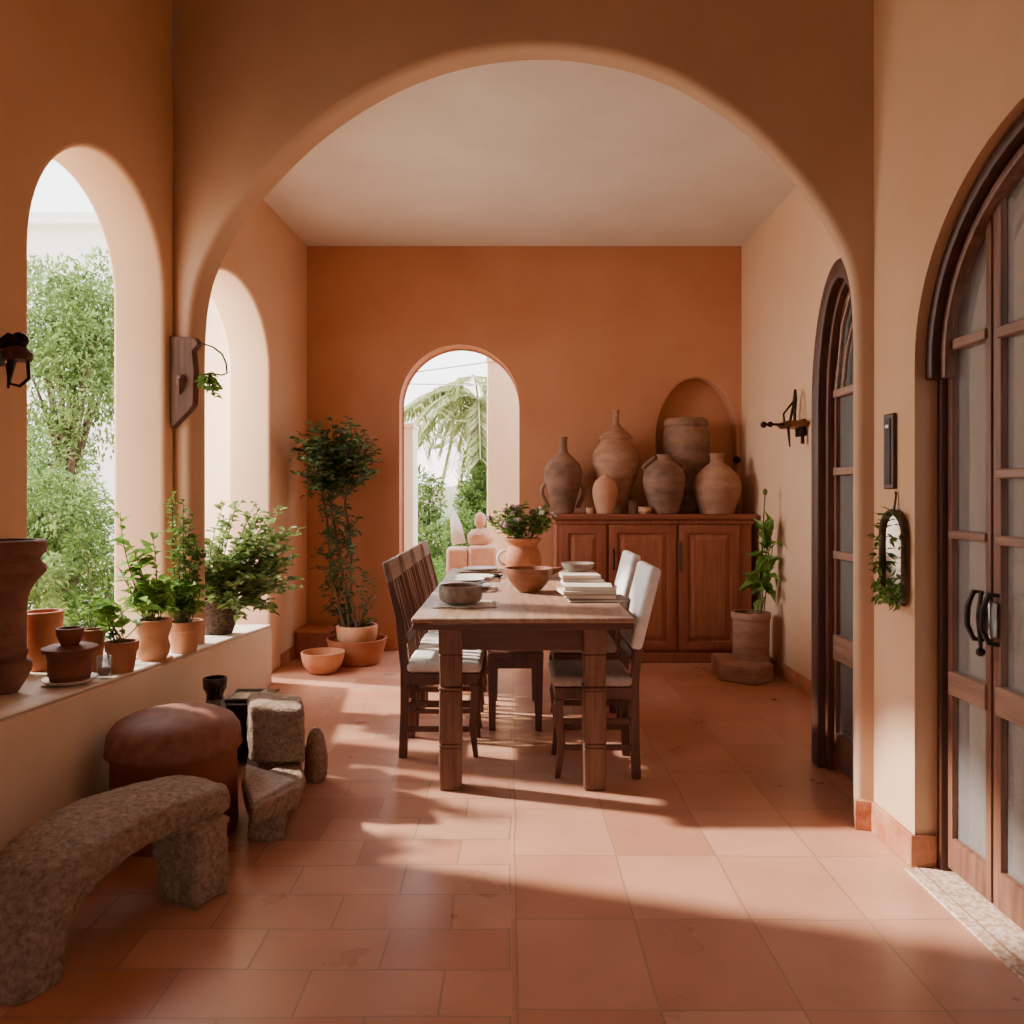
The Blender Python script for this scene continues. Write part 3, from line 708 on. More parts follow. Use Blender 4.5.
# wicker basket with the big bush
p = led(218, 634); k = p.y / F
t = thing('plant_basket', 'dark wicker basket holding the big straggly bush on the ledge', 'basket', p)
MB().lathe(hollow([(a * k, b * k) for a, b in [(14, 0), (17, 8), (19, 18), (20, 26), (18.5, 32), (19, 35)]], .01, .02), 36, wob=.04).build('basket', M['wicker'], t)
MB().lathe([(16 * k, 26 * k), (15 * k, 30 * k), (.01, 31 * k)], 20).build('soil', M['soil'], t)
sp = []
for _ in range(130):
    x_ = random.uniform(200, 300); y_ = random.uniform(498, 612) if x_ > 225 else random.uniform(528, 600)
    if x_ > 280: y_ = random.uniform(525, 590)
    yy = random.uniform(-.3, .15)
    sp.append(((random.uniform(-.05, .05), random.uniform(-.05, .05), 28 * k), (XF(x_, p.y) - p.x, yy, HF(y_, p.y) - p.z)))
plant_parts(t, sp, M['leafM'], M['twig'], nleaf=16, leaf=.06, lw=.65, r0=.0045, bend=.08, start=.35)

# ------------------------------------------------------------------ seats along the low wall
# curved stone bench
st = thing('stone_bench', 'low curved rough stone bench in the front left corner', 'bench', (-1.12, 2.5, 0))
bx, by = -1.12, 2.5
path = [(-1.305, 2.12, -.01, .10, .085), (-1.31, 2.135, .08, .105, .085), (-1.315, 2.16, .165, .125, .085), (-1.315, 2.22, .225, .15, .075), (-1.295, 2.30, .262, .165, .066),
        (-1.265, 2.41, .28, .17, .062), (-1.215, 2.54, .28, .17, .06), (-1.145, 2.65, .276, .165, .058), (-1.085, 2.73, .272, .155, .055), (-1.045, 2.78, .27, .12, .047)]
def slab_sweep(path, seg=28):
    m = MB(); vs, fs = [], []
    P = [Vector(p[:3]) for p in path]
    for i, p in enumerate(P):
        t = (P[min(i + 1, len(P) - 1)] - P[max(i - 1, 0)]).normalized()
        sdir = Vector((t.y, -t.x, 0)); sdir = sdir.normalized() if sdir.length > .2 else Vector((.9, -.4, 0)).normalized()
        sdir = (sdir + Vector((.9, -.35, 0)) * .6).normalized()
        n = sdir.cross(t).normalized()
        a, b = path[i][3], path[i][4]
        for k_ in range(seg):
            th = 2 * PI * k_ / seg; cs, sn = math.cos(th), math.sin(th)
            e = .55
            u_, v_ = math.copysign(abs(cs) ** e, cs) * a, math.copysign(abs(sn) ** e, sn) * b
            vs.append(p + sdir * u_ + n * v_ - Vector((bx, by, 0)))
    for i in range(len(P) - 1):
        for k_ in range(seg):
            k2 = (k_ + 1) % seg; fs.append((i * seg + k_, i * seg + k2, (i + 1) * seg + k2, (i + 1) * seg + k_))
    fs += [tuple(range(seg)), tuple((len(P) - 1) * seg + k_ for k_ in range(seg))]
    return m.add(vs, fs)
slab_sweep(path).build('seat', M['stone'], st, voxel=.014, disp=.018, dscale=.05)
lg = MB().hexa([(-.02, .07, 0), (.14, .0, 0), (.20, .12, 0), (.04, .21, 0)], [(-.04, .06, .25), (.13, .01, .25), (.20, .14, .25), (.02, .24, .25)])
lg.build('leg', M['stone'], st, voxel=.014, disp=.03, dscale=.06)

# leather ottoman
p = Vector((-1.298, 3.1, 0)); ot = thing('ottoman', 'round russet leather ottoman with a domed lid between the stone bench and wall', 'ottoman', p)
k = p.y / F * .98
MB().lathe([(60 * k, 0), (61.5 * k, .02), (60.5 * k, .18), (60 * k, .322)], 48).build('body', M['leatherb'], ot)
MB().lathe([(57 * k, .316), (62 * k, .318), (64 * k, .326), (64.5 * k, .343), (64.5 * k, .36), (63 * k, .395), (57 * k, .428), (45 * k, .452), (28 * k, .468), (10 * k, .474), (.003, .475)], 48).build('lid', M['leather'], ot)
MB().ring((0, 0, .328), 64.2 * k, .005, 60, 6, 'z').build('piping', M['leatherb'], ot)

# rough stone seat: back boulder, seat slab and foot
b0 = Vector((-.98, 3.2, 0)); ss = thing('stone_chair', 'rough stone seat with a squared boulder back beside the ottoman', 'seat', b0)
def loc_(px, py, y): return W(px, py, y) - b0
bk = MB()
y = 3.42
bk.hexa([Vector((XF(px_, yy), yy, h)) - b0 for px_, yy, h in ((250, 3.40, 0), (300, 3.38, 0), (303, 3.66, 0), (246, 3.68, 0))],
        [Vector((XF(px_, yy), yy, h)) - b0 for px_, yy, h in ((258, 3.38, .2), (300, 3.36, .2), (303, 3.66, .2), (250, 3.68, .2))])
bk.hexa([Vector((XF(px_, yy), yy, h)) - b0 for px_, yy, h in ((250, 3.30, .19), (305, 3.30, .19), (304, 3.66, .19), (247, 3.70, .19))],
        [Vector((XF(px_, yy), yy, h)) - b0 for px_, yy, h in ((249, 3.33, .425), (304, 3.33, .412), (302, 3.64, .39), (249, 3.69, .395))])
bk.build('backrest', M['stone'], ss, voxel=.014, disp=.024, dscale=.07)
def sp_(px, yy, h): return Vector((XF(px, yy), yy, h)) - b0
sl = MB().hexa([sp_(243, 3.12, .10), sp_(252, 2.89, .095), sp_(298, 3.10, .085), sp_(306, 3.42, .05)], [sp_(240, 3.14, .185), sp_(252, 2.85, .18), sp_(305, 3.10, .175), sp_(302, 3.42, .18)])
sl.build('seat', M['stone'], ss, voxel=.011, disp=.012, dscale=.06)
MB().hexa([sp_(243, 3.15, .166), sp_(253, 2.90, .162), sp_(296, 3.13, .166), sp_(246, 3.30, .168)],
          [sp_(243, 3.15, .196), sp_(253, 2.90, .192), sp_(296, 3.13, .19), sp_(246, 3.30, .196)]).build('worn_top', M['stonetop'], ss, bevel=.01)
ft = MB().hexa([sp_(247, 2.985, 0), sp_(285, 3.0, 0), sp_(288, 3.18, 0), sp_(252, 3.2, 0)], [sp_(249, 3.0, .12), sp_(283, 3.02, .12), sp_(286, 3.18, .12), sp_(254, 3.2, .12)])
ft.build('leg', M['stone'], ss, voxel=.012, disp=.016, dscale=.05)
# upright pebble stone
o = MB().lathe(prof([(.035, 0), (.048, .02), (.052, .07), (.05, .13), (.04, .19), (.024, .23), (.004, .245)], 4), 24, sx=1.0, sy=1.1)
tag(o.build('standing_stone', M['stone'], disp=.014, dscale=.05, sub=1, loc=(XF(316, 3.64), 3.64, -.002)), 'small upright rounded stone on the floor right of the stone seat', 'stone')
# dark side chest behind, with tray; jug on the floor beside it
yc = 3.98
ck = thing('dark_chest', 'dark glossy wooden chest standing behind the stone seat', 'chest', (XF(242, yc), yc, 0))
xa, xb = XF(229, yc) - XF(242, yc), XF(268, yc) - XF(242, yc)
MB().box(xa, xb, -.13, .16, .02, .275).build('body', M['ebony'], ck, bevel=.008)
MB().box(xa - .012, xb + .012, -.145, .175, .275, .295).build('lid', M['ebony'], ck, bevel=.006)
for sx_ in (xa + .03, xb - .03):
    for sy_ in (-.1, .13): MB().box(sx_ - .02, sx_ + .02, sy_ - .02, sy_ + .02, 0, .022).build('foot', M['ebony'], ck)
MB().tube([(xa + .02, -.142, .22), (xa + .025, -.165, .20), (xa + .06, -.165, .20), (xa + .065, -.142, .22)], .006, 6).build('handle', M['iron'], ck)
t = thing('serving_tray', 'small silvery tray lying on the dark chest', 'tray', (XF(244, yc), yc, .296))
MB().box(-.07, .08, -.10, .10, 0, .008).build('base', M['steel'], t, bevel=.003)
MB().tube([(-.07, -.10, .012), (.08, -.10, .012), (.08, .10, .012), (-.07, .10, .012), (-.07, -.10, .012)], .007, 6).build('rim', M['steel'], t)
yj = 3.72
t = thing('floor_jug', 'tall smoky jug with a flared dark brown mouth standing behind the ottoman', 'jug', (XF(215, yj), yj, .001))
k = yj / F
MB().lathe([(a * k, b * k) for a, b in [(16, 0), (19, 6), (19, 40), (17, 52), (11, 66), (8.5, 76), (.1, 76.5)]], 10).build('body', M['jugglass'], t, smooth=20)
MB().lathe(hollow([(a * k, b * k) for a, b in [(8.5, 76), (8, 80), (9.5, 84), (11.5, 87), (11.8, 96), (11.3, 97)]], .008, 77 * k), 24).build('mouth', M['ebony'], t)

# ------------------------------------------------------------------ dining table
TX0, TX1, TY0, TY1, TH = -.427, .539, 3.45, 5.80, .768
tb = thing('dining_table', 'long dark wooden farmhouse dining table in the middle of the room', 'table', ((TX0 + TX1) / 2, (TY0 + TY1) / 2, 0))
ox, oy = tb.location.x, tb.location.y
lxs = (XF(451, 3.56), XF(594, 3.56))
MB().box(TX0 - ox, TX1 - ox, TY0 - oy, TY1 - oy, TH - .022, TH).build('tabletop', M['woodtop'], tb, bevel=.006)
MB().box(TX0 - ox + .004, TX1 - ox - .004, TY0 - oy + .004, TY1 - oy - .004, TH - .052, TH - .0222).build('top_edge', M['woodedge'], tb, bevel=.005)
ap = MB().box(lxs[0] - ox, lxs[1] - ox, 3.54 - oy, 3.565 - oy, TH - .155, TH - .05).box(lxs[0] - ox, lxs[1] - ox, 5.38 - oy, 5.405 - oy, TH - .155, TH - .05)
for lx in lxs: ap.box(lx - ox - .012, lx - ox + .012, 3.56 - oy, 5.39 - oy, TH - .155, TH - .05)
ap.build('apron', M['woodedge'], tb, bevel=.004)
def round_leg(m, x, y):
    for z0, z1, a, b_ in ((0, .19, .047, .05), (.19, .205, .052, .052), (.205, .44, .05, .049), (.44, .455, .053, .053), (.455, .60, .046, .05), (.60, TH - .05, .052, .052)):
        m.hexa([(x - a, y - a, z0), (x + a, y - a, z0), (x + a, y + a, z0), (x - a, y + a, z0)], [(x - b_, y - b_, z1), (x + b_, y - b_, z1), (x + b_, y + b_, z1), (x - b_, y + b_, z1)])
    return m
for lx in lxs:
    for ly in (3.56, 5.39):
        round_leg(MB(), lx - ox, ly - oy).build('leg', M['woodtab'], tb, bevel=.012, bseg=3)

# wooden stool bench below
sb = thing('low_bench', 'low dark wooden bench tucked lengthways beneath the table', 'bench', (.03, 4.75, 0))
MB().box(-.155, .155, -.36, .36, .40, .435).build('seat', M['wooddk'], sb, bevel=.006)
for y_ in (-.32, .32): MB().box(-.13, .13, y_ - .01, y_ + .01, .34, .40).build('apron', M['wooddk'], sb, bevel=.004)
for sx_ in (-.128, .128):
    for sy_ in (-.32, .32):
        MB().hexa([(sx_ - .018, sy_ - .018, 0), (sx_ + .018, sy_ - .018, 0), (sx_ + .018, sy_ + .018, 0), (sx_ - .018, sy_ + .018, 0)],
                  [(sx_ - .026, sy_ - .024, .40), (sx_ + .026, sy_ - .024, .40), (sx_ + .026, sy_ + .024, .40), (sx_ - .026, sy_ + .024, .40)]).build('leg', M['wooddk'], sb, bevel=.004)

# chairs: local +x is the front
def make_chair(label, covered):
    t = thing('dining_chair', label, 'chair', (0, 0, 0), 0, 'dining chairs round the long table')
    hw = .185; SH = .42
    fr = MB().box(-.17, .19, -hw, hw, SH - .055, SH)
    fr.build('seat_frame', M['wooddk'], t, bevel=.005)
    cu = MB().box(-.168, .205, -hw - .006, hw + .006, SH + .001, SH + .055)
    cu.build('seat', M['linen'] if not covered else M['greyfab'], t, bevel=.024, bseg=4)
    for s_ in (-1, 1):
        y = s_ * (hw - .022)
        # rear leg sweeps up into the back post
        pts = [(-.185, 0), (-.178, .22), (-.175, .44), (-.203, .69), (-.272, .965)]
        pm = MB(); w_ = [.021, .02, .022, .019, .015]
        sec = []
        for (x, z), w in zip(pts, w_): sec.append([(x - w, y - .018, z), (x + w, y - .018, z), (x + w, y + .018, z), (x - w, y + .018, z)])
        vs = [q for s3 in sec for q in s3]; fs = [(3, 2, 1, 0), (16, 17, 18, 19)]
        for i in range(4):
            for k_ in range(4): fs.append((i * 4 + k_, i * 4 + (k_ + 1) % 4, i * 4 + 4 + (k_ + 1) % 4, i * 4 + 4 + k_))
        pm.add(vs, fs).build('leg', M['wooddk'], t, bevel=.005)
        fm = MB()
        x = .165; sec = []
        for z, dx, w in ((0, .012, .012), (.06, .004, .014), (.16, -.006, .017), (.26, .004, .021), (.33, .01, .022), (SH - .055, 0, .022)):
            sec.append([(x + dx - w, y - w, z), (x + dx + w, y - w, z), (x + dx + w, y + w, z), (x + dx - w, y + w, z)])
        vs = [q for s3 in sec for q in s3]; fs = [(3, 2, 1, 0), (20, 21, 22, 23)]
        for i in range(5):
            for k_ in range(4): fs.append((i * 4 + k_, i * 4 + (k_ + 1) % 4, i * 4 + 4 + (k_ + 1) % 4, i * 4 + 4 + k_))
        fm.add(vs, fs).build('leg', M['wooddk'], t, bevel=.004)
        for z in (.14, .26):
            MB().box(-.18, .16, y - .009, y + .009, z - .013, z + .013).build('stretcher', M['wooddk'], t, bevel=.003)
    for x, z in ((-.186, .20), (.165, .22)):
        MB().box(x - .009, x + .009, -hw + .03, hw - .03, z - .014, z + .014).build('stretcher', M['wooddk'], t, bevel=.003)
    tilt = Matrix.Translation((-.203, 0, .69)) @ Matrix.Rotation(-math.atan2(.069, .275), 4, 'Y')
    if covered:
        m = MB().box(-.030, .026, -hw - .006, hw + .006, -.10, .287, tilt)
        m.build('back_cover', M['linenw'], t, bevel=.02, bseg=4)
        MB().box(-.012, .012, -hw + .02, hw - .02, -.15, -.11, tilt).build('back_rail', M['wooddk'], t, bevel=.004)
    else:
        MB().box(-.016, .014, -hw - .004, hw + .004, .185, .288, tilt).build('top_rail', M['greyrail'], t, bevel=.01)
        MB().box(-.012, .012, -hw + .02, hw - .02, -.13, -.09, tilt).build('back_rail', M['wooddk'], t, bevel=.004)
        for yy, w in ((-.085, .018), (0, .032), (.085, .018)):
            MB().box(-.007, .007, yy - w, yy + w, -.10, .20, tilt).build('splat', M['wooddk'], t, bevel=.003)
    return t
M['greyrail'] = wood('greyed chair rail', '#54382b', '#8b7363', axis='y', rough=.5)
chA = make_chair('dark wooden chair with cream seat, nearest on the left of the table', False)
chA.location = (-.345, 4.13, 0)
for y, lab in ((4.63, 'dark wooden chair with cream seat, second from the front left of the table'),
               (5.13, 'dark wooden chair with cream seat, third along the left of the table'),
               (5.65, 'dark wooden chair farthest along the left of the table')):
    c_ = copy_tree(chA); c_.location = (-.345, y, 0); c_['label'] = lab
chB = make_chair('wooden chair with white covered back, nearest on the right of the table', True)
chB.location = (.395, 3.84, 0); chB.rotation_euler = (0, 0, PI)
c_ = copy_tree(chB); c_.location = (.43, 4.62, 0); c_['label'] = 'wooden chair with white covered back, second along the right of the table'

# things on the table
def tab(px, py):                                    # point of the table top under a pixel
    y = (EYE - TH) * F / (py - CY); return Vector((XF(px, y), y, TH + .001))
def book(label, loc, w, d, h, cover, rz, group):
    t = thing('book', label, 'book', loc, rz, group)
    c_ = .0022
    MB().box(-w / 2, w / 2, -d / 2, d / 2, 0, c_ * 1.3).box(-w / 2, w / 2, -d / 2, d / 2, h - c_ * 1.3, h).box(w / 2 - c_, w / 2, -d / 2, d / 2, 0, h).build('cover', cover, t)
    MB().box(-w / 2 + .003, w / 2 - c_, -d / 2 + .004, d / 2 - .004, c_ * 1.3, h - c_ * 1.3).build('pages', M['paper'], t)
    return t
def stack(px, py, items, group):
    p = tab(px, py); z = p.z
    for lab, w, d, h, cov, rz, dx in items:
        book(lab, (p.x + dx, p.y, z), w, d, h, M[cov], rz, group); z += h + .0008
    return Vector((p.x, p.y, z))
stack(590, 600, [('wide grey covered book at the bottom of the nearest right stack', .30, .22, .014, 'coverB', .06, .03),
                 ('tan covered book second from the bottom of the nearest right stack', .25, .20, .022, 'coverA', -.05, 0),
                 ('cream book third from the bottom of the nearest right stack', .27, .19, .016, 'coverC', .1, -.02),
                 ('thick cream book topping the nearest right stack', .24, .18, .022, 'coverC', -.08, -.01)], 'books stacked on the right of the table')
stack(583, 584, [('cream book at the bottom of the middle right stack', .25, .19, .018, 'coverC', .05, .0),
                 ('grey covered book in the middle right stack', .24, .18, .02, 'coverB', -.06, .0),
                 ('pale book topping the middle right stack', .23, .18, .02, 'coverC', .03, -.02)], 'books stacked on the right of the table')
p = stack(578, 574.5, [('pale book under the white bowl at the far right of the table', .24, .19, .018, 'coverC', .03, 0)], 'books stacked on the right of the table')
t = thing('white_bowl', 'shallow white ceramic bowl on the farthest right book', 'bowl', p)
MB().lathe(hollow(prof([(.05, 0), (.08, .012), (.105, .04), (.112, .058)], 4), .007, .008), 36).build('body', M['ceramic'], t)
def cloth(label, px, py, w, d, rz, mat_='linen'):
    p = tab(px, py); m = MB(); n = 10; vs, fs = [], []
    for i in range(n + 1):
        for j in range(n + 1):
            x, y = (i / n - .5) * w, (j / n - .5) * d
            vs.append((x, y, .004 + .003 * noise.noise(Vector((x * 14 + px, y * 14, 0)))))
    for i in range(n):
        for j in range(n): a = i * (n + 1) + j; fs.append((a, a + n + 1, a + n + 2, a + 1))
    o = m.add(vs, fs).build('table_mat', M[mat_], solid=.004, loc=p); o.rotation_euler = (0, 0, rz)
    tag(o, label, 'place mat', 'cloth place mats on the left of the table'); return p
def plate(label, loc, r, mat_='ceramic'):
    t = thing('plate', label, 'plate', loc)
    MB().lathe([(r * .55, 0), (r * .62, .003), (r, .014), (r * .99, .017), (r * .62, .007), (.002, .006)], 40).build('body', M[mat_], t)
p = cloth('cream cloth mat at the nearest left place under the grey bowl', 465, 605, .30, .22, .05)
t = thing('stoneware_bowl', 'speckled grey brown bowl with a lug at the nearest left place', 'bowl', p + Vector((-.02, 0, .014)))
k = p.y / F
MB().lathe(hollow(prof([(.072, 0), (.098, .01), (.106, .045), (.104, .075), (.107, .082)], 4), .008, .01), 40, wob=.02).build('body', M['stoneware'], t)
MB().tube([(.10, -.02, .06), (.13, -.02, .066), (.13, .02, .066), (.10, .02, .06)], .009, 8).build('handle', M['stoneware'], t)
p = cloth('cream cloth mat at the second left place', 470, 590, .30, .22, -.04)
plate('larger cream plate at the second left place', p + Vector((0, 0, .0105)), .125)
plate('smaller stoneware plate stacked at the second left place', p + Vector((0, 0, .029)), .10, 'stoneware')
plate('smallest cream plate on top at the second left place', p + Vector((0, 0, .047)), .085)
p = cloth('cream cloth mat at the third left place', 475, 580, .30, .22, .03)
plate('cream plate at the third left place', p + Vector((0, 0, .0105)), .12)
p = cloth('cream cloth mat at the farthest left place', 480, 571.5, .30, .2, 0)
plate('cream plate at the farthest left place', p + Vector((0, 0, .0105)), .12)
p = tab(496, 578); t = thing('small_dish', 'small dark dish left of the flower pot', 'dish', p)
MB().lathe(hollow([(.025, 0), (.04, .01), (.045, .022)], .005, .006), 24).build('body', M['ebony'], t)
p = tab(447, 594.5); t = thing('napkin_ring', 'small dark ring beside the second left place', 'ring', p)
MB().lathe([(.02, 0), (.025, .006), (.024, .018), (.012, .026), (.004, .027)], 20).build('body', M['ebony'], t)
# wooden bowl and flower pot in the middle
p = tab(529, 592); k = p.y / F
t = thing('wooden_bowl', 'turned brown wooden bowl with a spout in the middle of the table', 'bowl', p)
MB().lathe(hollow(prof([(9 * k, 0), (11 * k, 1.5 * k), (18 * k, 9 * k), (23 * k, 18 * k), (24.5 * k, 24 * k)], 4), .008, .012), 40).build('body', M['woodbowl'], t)
MB().tube([(22 * k, 0, 20 * k), (28 * k, 0, 22 * k), (33 * k, 0, 23.5 * k)], [4 * k, 3 * k, 1.6 * k], 10).build('spout', M['woodbowl'], t)
p = tab(523, 578); k = p.y / F
t = thing('flower_pot', 'terracotta flower pot with purple and green bouquet at the table centre', 'flower pot', p)
MB().lathe(hollow(prof([(12 * k, 0), (15 * k, 4 * k), (18.5 * k, 15 * k), (17.5 * k, 24 * k), (14.5 * k, 31 * k), (15 * k, 34 * k), (18 * k, 38 * k), (18.5 * k, 40 * k)], 4), .01, .02), 40, wob=.01).build('pot', M['terra'], t)
MB().ring((-18 * k, 0, 20 * k), 7 * k, 1.6 * k, 20, 8, 'y').build('handle', M['ceramic'], t)
MB().lathe([(13 * k, 30 * k), (13 * k, 33 * k), (.003, 34 * k)], 20).build('soil', M['soil'], t)
sp = []
for _ in range(46):
    a = random.uniform(0, 2 * PI); q = random.uniform(0, 1) ** .6
    sp.append(((math.cos(a) * 6 * k, math.sin(a) * 6 * k, 33 * k), (math.cos(a) * q * 36 * k, math.sin(a) * q * 28 * k, (45 + 27 * math.sqrt(1 - q * q * .8) + random.uniform(-8, 3)) * k)))
plant_parts(t, sp, M['leafA'], M['stem'], nleaf=19, leaf=.048, lw=.45, r0=.003, bend=.03, start=.35)
for i, (b, e) in enumerate(sp):
    e = Vector(e); fm = MB()
    if i % 3 == 0 and e.x < .06:
        for _ in range(7): fm.ball(e + Vector((random.uniform(-.014, .014), random.uniform(-.014, .014), random.uniform(0, .016))), .0125, 7, 5)
        fm.build('flower', M['flower'], t)
    elif i % 5 == 1 and e.x > .03:
        for _ in range(6): fm.ball(e + Vector((random.uniform(-.012, .012), random.uniform(-.012, .012), random.uniform(-.01, .012))), .010, 7, 5)
        fm.build('flower', M['blossom'], t)

# ------------------------------------------------------------------ sideboard
yC = 6.2; xa, xb = XF(556, yC), XF(752, yC)
cb = thing('sideboard', 'long red brown wooden sideboard with three panelled doors against the back wall', 'sideboard', ((xa + xb) / 2, 6.42, 0))
ox, oy = cb.location.x, cb.location.y
Htop = HF(514, yC)
MB().box(xa - ox, xb - ox, yC - oy + .012, 6.68 - oy, .07, Htop - .045).build('carcass', M['cab'], cb, bevel=.005)
MB().box(xa - ox - .03, xb - ox + .03, yC - oy - .03, 6.685 - oy, Htop - .045, Htop).build('worktop', M['cabtop'], cb, bevel=.012, bseg=3)
MB().box(xa - ox - .012, xb - ox + .012, yC - oy - .008, 6.68 - oy, Htop - .08, Htop - .045).build('cornice', M['cab'], cb, bevel=.008)
MB().box(xa - ox - .005, xb - ox + .005, yC - oy - .012, 6.68 - oy, 0, .075).build('plinth', M['cab'], cb, bevel=.006)
for pa_, pb_, hp in ((560, 606, None), (609, 676, 'l'), (679, 739, None)):
    x0, x1 = XF(pa_, yC) - ox, XF(pb_, yC) - ox; z0, z1 = .10, HF(525, yC)
    y0 = yC - oy
    zz = [(0, 0)]
    fw = .065
    dm = sheet('door', [(x0, z0), (x1, z0), (x1, z1), (x0, z1)], [[(x0 + fw, z0 + fw), (x1 - fw, z0 + fw), (x1 - fw, z1 - fw), (x0 + fw, z1 - fw)]], .022, (0, y0 + .012, 0), (1, 0), M['cab'], side=1, bevel=.004, parent=cb, kind=None, bres=1)
    MB().box(x0 + fw - .002, x1 - fw + .002, y0 + .006, y0 + .013, z0 + fw - .002, z1 - fw + .002).build('panel_field', M['cabp'], dm)
    g = .035
    a0, a1, b0_, b1_ = x0 + fw + .012, x1 - fw - .012, z0 + fw + .012, z1 - fw - .012
    MB().add([(a0, y0 + .006, b0_), (a1, y0 + .006, b0_), (a1, y0 + .006, b1_), (a0, y0 + .006, b1_), (a0 + g, y0 - .006, b0_ + g), (a1 - g, y0 - .006, b0_ + g), (a1 - g, y0 - .006, b1_ - g), (a0 + g, y0 - .006, b1_ - g)],
             [(4, 5, 6, 7), (0, 1, 5, 4), (1, 2, 6, 5), (2, 3, 7, 6), (3, 0, 4, 7)]).build('raised_panel', M['cabp'], dm, smooth=None)
    if hp == 'l':
        MB().tube([(x0 + .035, y0 - .012, z1 - .19), (x0 + .035, y0 - .035, z1 - .21), (x0 + .035, y0 - .035, z1 - .32), (x0 + .035, y0 - .012, z1 - .34)], .007, 8).build('handle', M['iron'], dm)
    if pa_ == 679:
        MB().box(x0 - .012, x0 + .01, y0 - .02, y0 - .006, z1 - .36, z1 - .13).build('latch', M['wooddk'], dm, bevel=.003)

# jars along the sideboard
def jar(label, px, y, prof_px, mat_, handles=None, n=4, wob=.012, name='clay_jar', cat='jar'):
    t = thing(name, label, cat, (XF(px, y), y, Htop + .001), random.uniform(0, 6), 'clay jars on the sideboard')
    k = y / F
    MB().lathe(hollow([(a * k, b * k) for a, b in prof(prof_px, n)], .015, .02), 48, wob=wob).build('body', M[mat_], t)
    if handles:
        for s_ in handles:
            a = s_[0]
            pts = [(s_[1], s_[2]), ((s_[1] + s_[5]), s_[2] + (s_[4] - s_[2]) * .2), ((s_[1] + s_[3]) / 2 + s_[5] * 1.5, (s_[2] + s_[4]) / 2), (s_[3] + s_[5] * .6, s_[4]), (s_[3], s_[4])]
            MB().tube([Vector((math.cos(a) * r * k, math.sin(a) * r * k, z * k)) for r, z in [(p_[0], p_[1]) for p_ in pts]], 2.2 * k, 8).build('handle', M[mat_], t)
    t.rotation_euler = (0, 0, 0)
    return t
jar('amphora shaped brown jar with a narrow neck at the left end of the sideboard', 563, 6.45,
    [(10, 0), (11, 3), (14, 15), (18, 32), (19, 40), (16.5, 49), (10, 56), (6, 60), (4.6, 64), (4.2, 72), (4.8, 76)], 'jardark', [(PI, 17, 30, 13, 7, 4), (0, 17, 30, 13, 7, 4)])
jar('tall long necked brown jar second from the left on the sideboard', 616, 6.49,
    [(11, 0), (12, 6), (16, 25), (20.5, 38), (23.5, 52), (22, 62), (15.5, 72), (16.5, 76), (10, 82), (4, 88), (3, 92), (3, 100), (3.6, 103)], 'jar')
jar('small smooth egg shaped pale jar at the front of the sideboard', 605, 6.27,
    [(8, 0), (9, 3), (12, 16), (12.6, 24), (10, 32), (6, 36), (3.5, 38), (3, 39)], 'jarlight', wob=.004)
jar('round shouldered smoked clay jar in front of the large barrel jar', 664, 6.33,
    [(13, 0), (15, 4), (19, 20), (21, 34), (18, 45), (10, 52), (7, 54), (7, 57), (8, 59)], 'jardark', [(PI, 18, 44, 9, 55, 2.5), (0, 18, 44, 9, 55, 2.5)])
jar('largest barrel shaped grey brown jar standing behind the others on the sideboard', 686, 6.61,
    [(16, 0), (18, 8), (22, 40), (23, 66), (22, 82), (20.5, 85), (22, 88), (21, 92), (19, 94)], 'jardark')
jar('squat wide bellied clay jar with a short neck at the right end of the sideboard', 717, 6.35,
    [(17, 0), (18, 4), (22, 18), (23.5, 27), (21, 37), (13, 46), (7.5, 50), (6.5, 53), (6.5, 57), (7.5, 60)], 'jar')
for px, lab, r, h in ((590, 'tiny clay cup left of the egg shaped jar', 4, 6), (633, 'little dark lidded pot between the egg shaped jar and the smoked jar', 5, 13), (645, 'low pale clay dish left of the smoked clay jar', 7, 7)):
    y = 6.27 if px != 633 else 6.3; k = y / F
    t = thing('clay_cup', lab, 'cup', (XF(px, y), y, Htop + .001), 0, 'small clay vessels on the sideboard')
    MB().lathe(hollow([(r * .7 * k, 0), (r * k, h * .4 * k), (r * .95 * k, h * .8 * k), (r * 1.05 * k, h * k)], .006, .006), 24).build('body', M['jarlight' if px != 633 else 'jardark'], t)
# iron knob on the back wall near the corner
t = thing('wall_ornament', 'small dark round iron knob on the back wall beside the niche', 'ornament', (XF(735, ZB), ZB, HF(460, ZB)))
MB().tube([(0, 0, 0), (0, -.03, 0)], .015, 10).ball((0, -.045, 0), .032, 14, 8).build('body', M['iron'], t)

# ------------------------------------------------------------------ corner plants
# big climbing plant in the rear left corner
y = 6.2; p = W(357, 664, y); p.z = 0
t = thing('potted_tree', 'tall dark leafy plant in a terracotta bowl pot in the far left corner', 'potted plant', (p.x, y, 0))
k = y / F
MB().lathe(hollow([(a * k, b * k) for a, b in prof([(22, 0), (24, 3), (27, 14), (29, 22), (30, 25)], 3)], .015, .02), 40, wob=.01).build('pot', M['terra'], t)
MB().lathe(hollow([(a * k, b * k) for a, b in [(18, 22), (19.5, 25), (20.5, 36), (19.8, 38)]], .015, 24 * k), 40).build('inner_pot', M['terral'], t)
MB().lathe([(18 * k, 30 * k), (18 * k, 34 * k), (.003, 35 * k)], 24).build('soil', M['soil'], t)
def tp(px, py, dy): return Vector((XF(px, y + dy) - p.x, dy, HF(py, y + dy)))
st_, lf_ = MB(), MB()
trunks = [[(350, 632, 0), (345, 590, .05), (338, 545, .1), (330, 500, .15), (322, 460, .18)], [(358, 632, 0), (350, 595, .06), (352, 550, .1), (345, 505, .15), (350, 455, .18)], [(346, 632, 0), (332, 580, .05), (327, 520, .1), (318, 470, .15)]]
